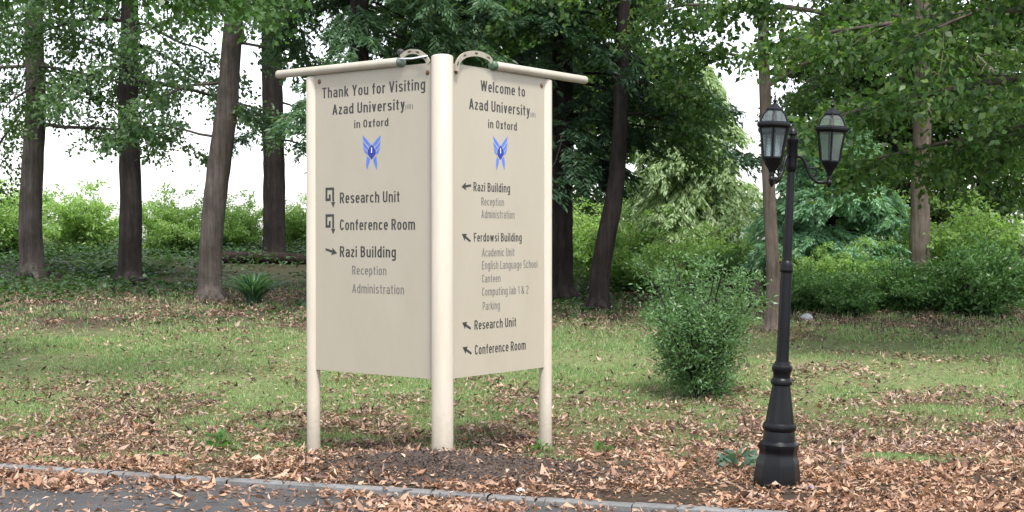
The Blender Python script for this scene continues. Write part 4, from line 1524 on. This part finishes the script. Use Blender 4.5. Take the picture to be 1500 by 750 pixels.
def build_litter():
    x, y = scatter(760000, 8.2, 27, power=1.2)
    s = kerb_s(x, y)
    nz = fnoise(x + 20, y + 30, 1.1); n2 = fnoise(x + 3, y + 60, .3)
    band = np.interp(y, [8, 9.8, 11, 12.2, 13.5, 15.5, 18, 20, 22, 27], [.95, 1, 1, .95, .75, .33, .17, .4, .6, .4])
    n3 = fnoise(x + 31, y + 8, .55)
    dens = band * np.clip((nz - .24) * 3, .2, 1) * np.clip((n2 - .15) * 2.4, .2, 1) * np.clip((n3 - .24) * 4, .2, 1)
    soil = np.exp(-(((x + .5) / 1.0) ** 2 + ((y - 9.9 + .3 * (x + .5)) / .6) ** 2) * 1.1)
    dens *= 1 - .5 * soil
    tuft = fnoise(x + 77, y + 13, .5)
    dens *= np.where((tuft > .60) & (y > 10.2), .22, 1) * np.where(fnoise(x + 5, y + 91, .6) > .62, .35, 1)
    road = np.where(s < -.12, np.exp((s + .12) * .3) * .95, 1.0)
    dens *= road
    on_kerb = (s <= 0.0) & (s >= -.12)
    dens = np.where(on_kerb, dens * .28, dens)
    keep = R.random(len(x)) < dens
    x, y, s = x[keep], y[keep], s[keep]
    n = len(x)
    z = np.where(s < -.115, -.026, np.where(s < 0, .012, ground_z(x, y)))
    z = z + .004 + R.random(n) ** 2 * np.where(s < 0, .02, .035) + np.where(y > 10.8, .03, 0) * R.random(n)
    a = R.random(n) * 6.283
    D = np.stack([np.cos(a), np.sin(a), R.normal(0, .28, n)], 1)
    N = unit(np.array([0, 0, 1.0]) + R.normal(0, .6, (n, 3)))
    l = (.02 + .05 * R.random(n) ** 1.5) * np.where(R.random(n) < .06, 1.5, 1); w = l * (.2 + .38 * R.random(n))
    fold = .05 + .45 * R.random(n)
    Du = unit(D); S = unit(np.cross(Du, N)); U = np.cross(S, Du)
    P = np.stack([x, y, z], 1)
    L_, W_, f_ = l[:, None], w[:, None], fold[:, None]
    curl = (R.normal(.15, .35, n) * l)[:, None]
    arch = (R.normal(.02, .10, n) * l)[:, None]
    m = R.uniform(.34, .56, n)[:, None]
    skew = R.normal(0, .12, n)[:, None]
    V = np.stack([P, P + Du * L_ * m + S * W_ * .5 + U * (W_ * f_ + arch), P + Du * L_ * .5 + S * W_ * skew + U * arch,
                  P + Du * L_ * (m + skew) - S * W_ * .5 + U * (W_ * f_ * .8 + arch), P + Du * L_ + S * W_ * skew * 2 + U * curl], 1)
    V[:, :, 2] = np.maximum(V[:, :, 2], z[:, None] - .004)
    tan = (R.random(n) < np.interp(y, [8, 10.2, 11.5, 14], [.95, .8, .35, .1]))
    for nm, m, lab in (('dead_leaves', tan, 'orange tan dead leaves heaped along the kerb and road edge'), ('leaf_litter', ~tan, 'brown dead leaves scattered over the lawn and under trees')):
        v = V[m].reshape(-1, 3)
        q = np.arange(len(v)).reshape(-1, 5)
        o = np_mesh(nm, v, np.concatenate([q[:, [0, 2, 4, 1]], q[:, [0, 3, 4, 2]]]), M['litter_tan' if nm == 'dead_leaves' else 'litter'])
        tag(o, lab, 'dead leaves', kind='stuff')
    print('litter', n)


def build_soil():
    # dark mulch bed round the posts, a thin lumpy sheet a little above the ground
    xs = np.linspace(-2.2, 1.5, 120); ys = np.linspace(8.9, 10.9, 70)
    X, Y = np.meshgrid(xs, ys)
    e = ((X + .45) / 1.3) ** 2 + ((Y - (9.9 - .3 * (X + .45))) / .75) ** 2
    e = e + (fnoise(X, Y, .4) - .5) * .9
    S = kerb_s(X, Y)
    ok = (e < 1.0) & (S > .02)
    Zz = ground_z(X, Y) + np.clip(1.0 - e, -.3, 1) * .035 + R.normal(0, .006, X.shape) + .002
    V = np.stack([X, Y, Zz], -1).reshape(-1, 3)
    nc = len(xs)
    F = []
    for i in range(len(ys) - 1):
        for j in range(nc - 1):
            if ok[i, j] and ok[i + 1, j] and ok[i, j + 1] and ok[i + 1, j + 1]:
                F.append((i * nc + j, i * nc + j + 1, (i + 1) * nc + j + 1, (i + 1) * nc + j))
    o = np_mesh('soil_bed', V, np.array(F), M['soil'], smooth=True)
    tag(o, kind='structure')
    # chips of bark in it
    n = 5000
    x = R.normal(-.4, .8, n); y = R.normal(9.85, .36, n) - .3 * (x + .4)
    keep = (kerb_s(x, y) > .05)
    x, y = x[keep], y[keep]; n = len(x)
    a = R.random(n) * 6.283
    V, F = leaf_geo(np.stack([x, y, ground_z(x, y) + .02 + .03 * R.random(n)], 1), np.stack([np.cos(a), np.sin(a), R.normal(0, .4, n)], 1), unit(np.array([0, 0, 1.0]) + R.normal(0, .5, (n, 3))), .012 + .022 * R.random(n), .008 + .010 * R.random(n), .2)
    o = np_mesh('mulch', V, F, M['mulch'])
    tag(o, 'dark bark mulch round the foot of the middle post', 'mulch', kind='stuff')


def build_cover():
    # ivy and low ground cover under the trees
    x, y = scatter(120000, 21, 46, half=.40, extra=1.5)
    nz = fnoise(x + 11, y + 3, 2.4)
    dens = np.interp(y, [21, 24, 29, 36, 46], [.05, .5, .8, .8, 1.0]) * np.clip((nz - .36) * 4, 0, 1)
    keep = R.random(len(x)) < dens
    x, y = x[keep], y[keep]; n = len(x)
    hmax = np.interp(y, [21, 27, 40], [.08, .22, .5]) * fnoise(x + 5, y, 1.5) * 1.6
    z = ground_z(x, y) + hmax * R.random(n)
    a = R.random(n) * 6.283
    V, F = leaf_geo(np.stack([x, y, z], 1), np.stack([np.cos(a), np.sin(a), R.normal(0, .35, n)], 1), unit(np.array([0, 0, 1.0]) + R.normal(0, .4, (n, 3))), .06 + .08 * R.random(n), .05 + .05 * R.random(n), .15)
    o = np_mesh('ground_cover', V, F, M['leaf_hedge'])
    tag(o, 'low ivy and ground cover under the trees', 'ground cover', kind='stuff')
    print('cover', n)


build_grass()
build_litter()
build_soil()
build_cover()
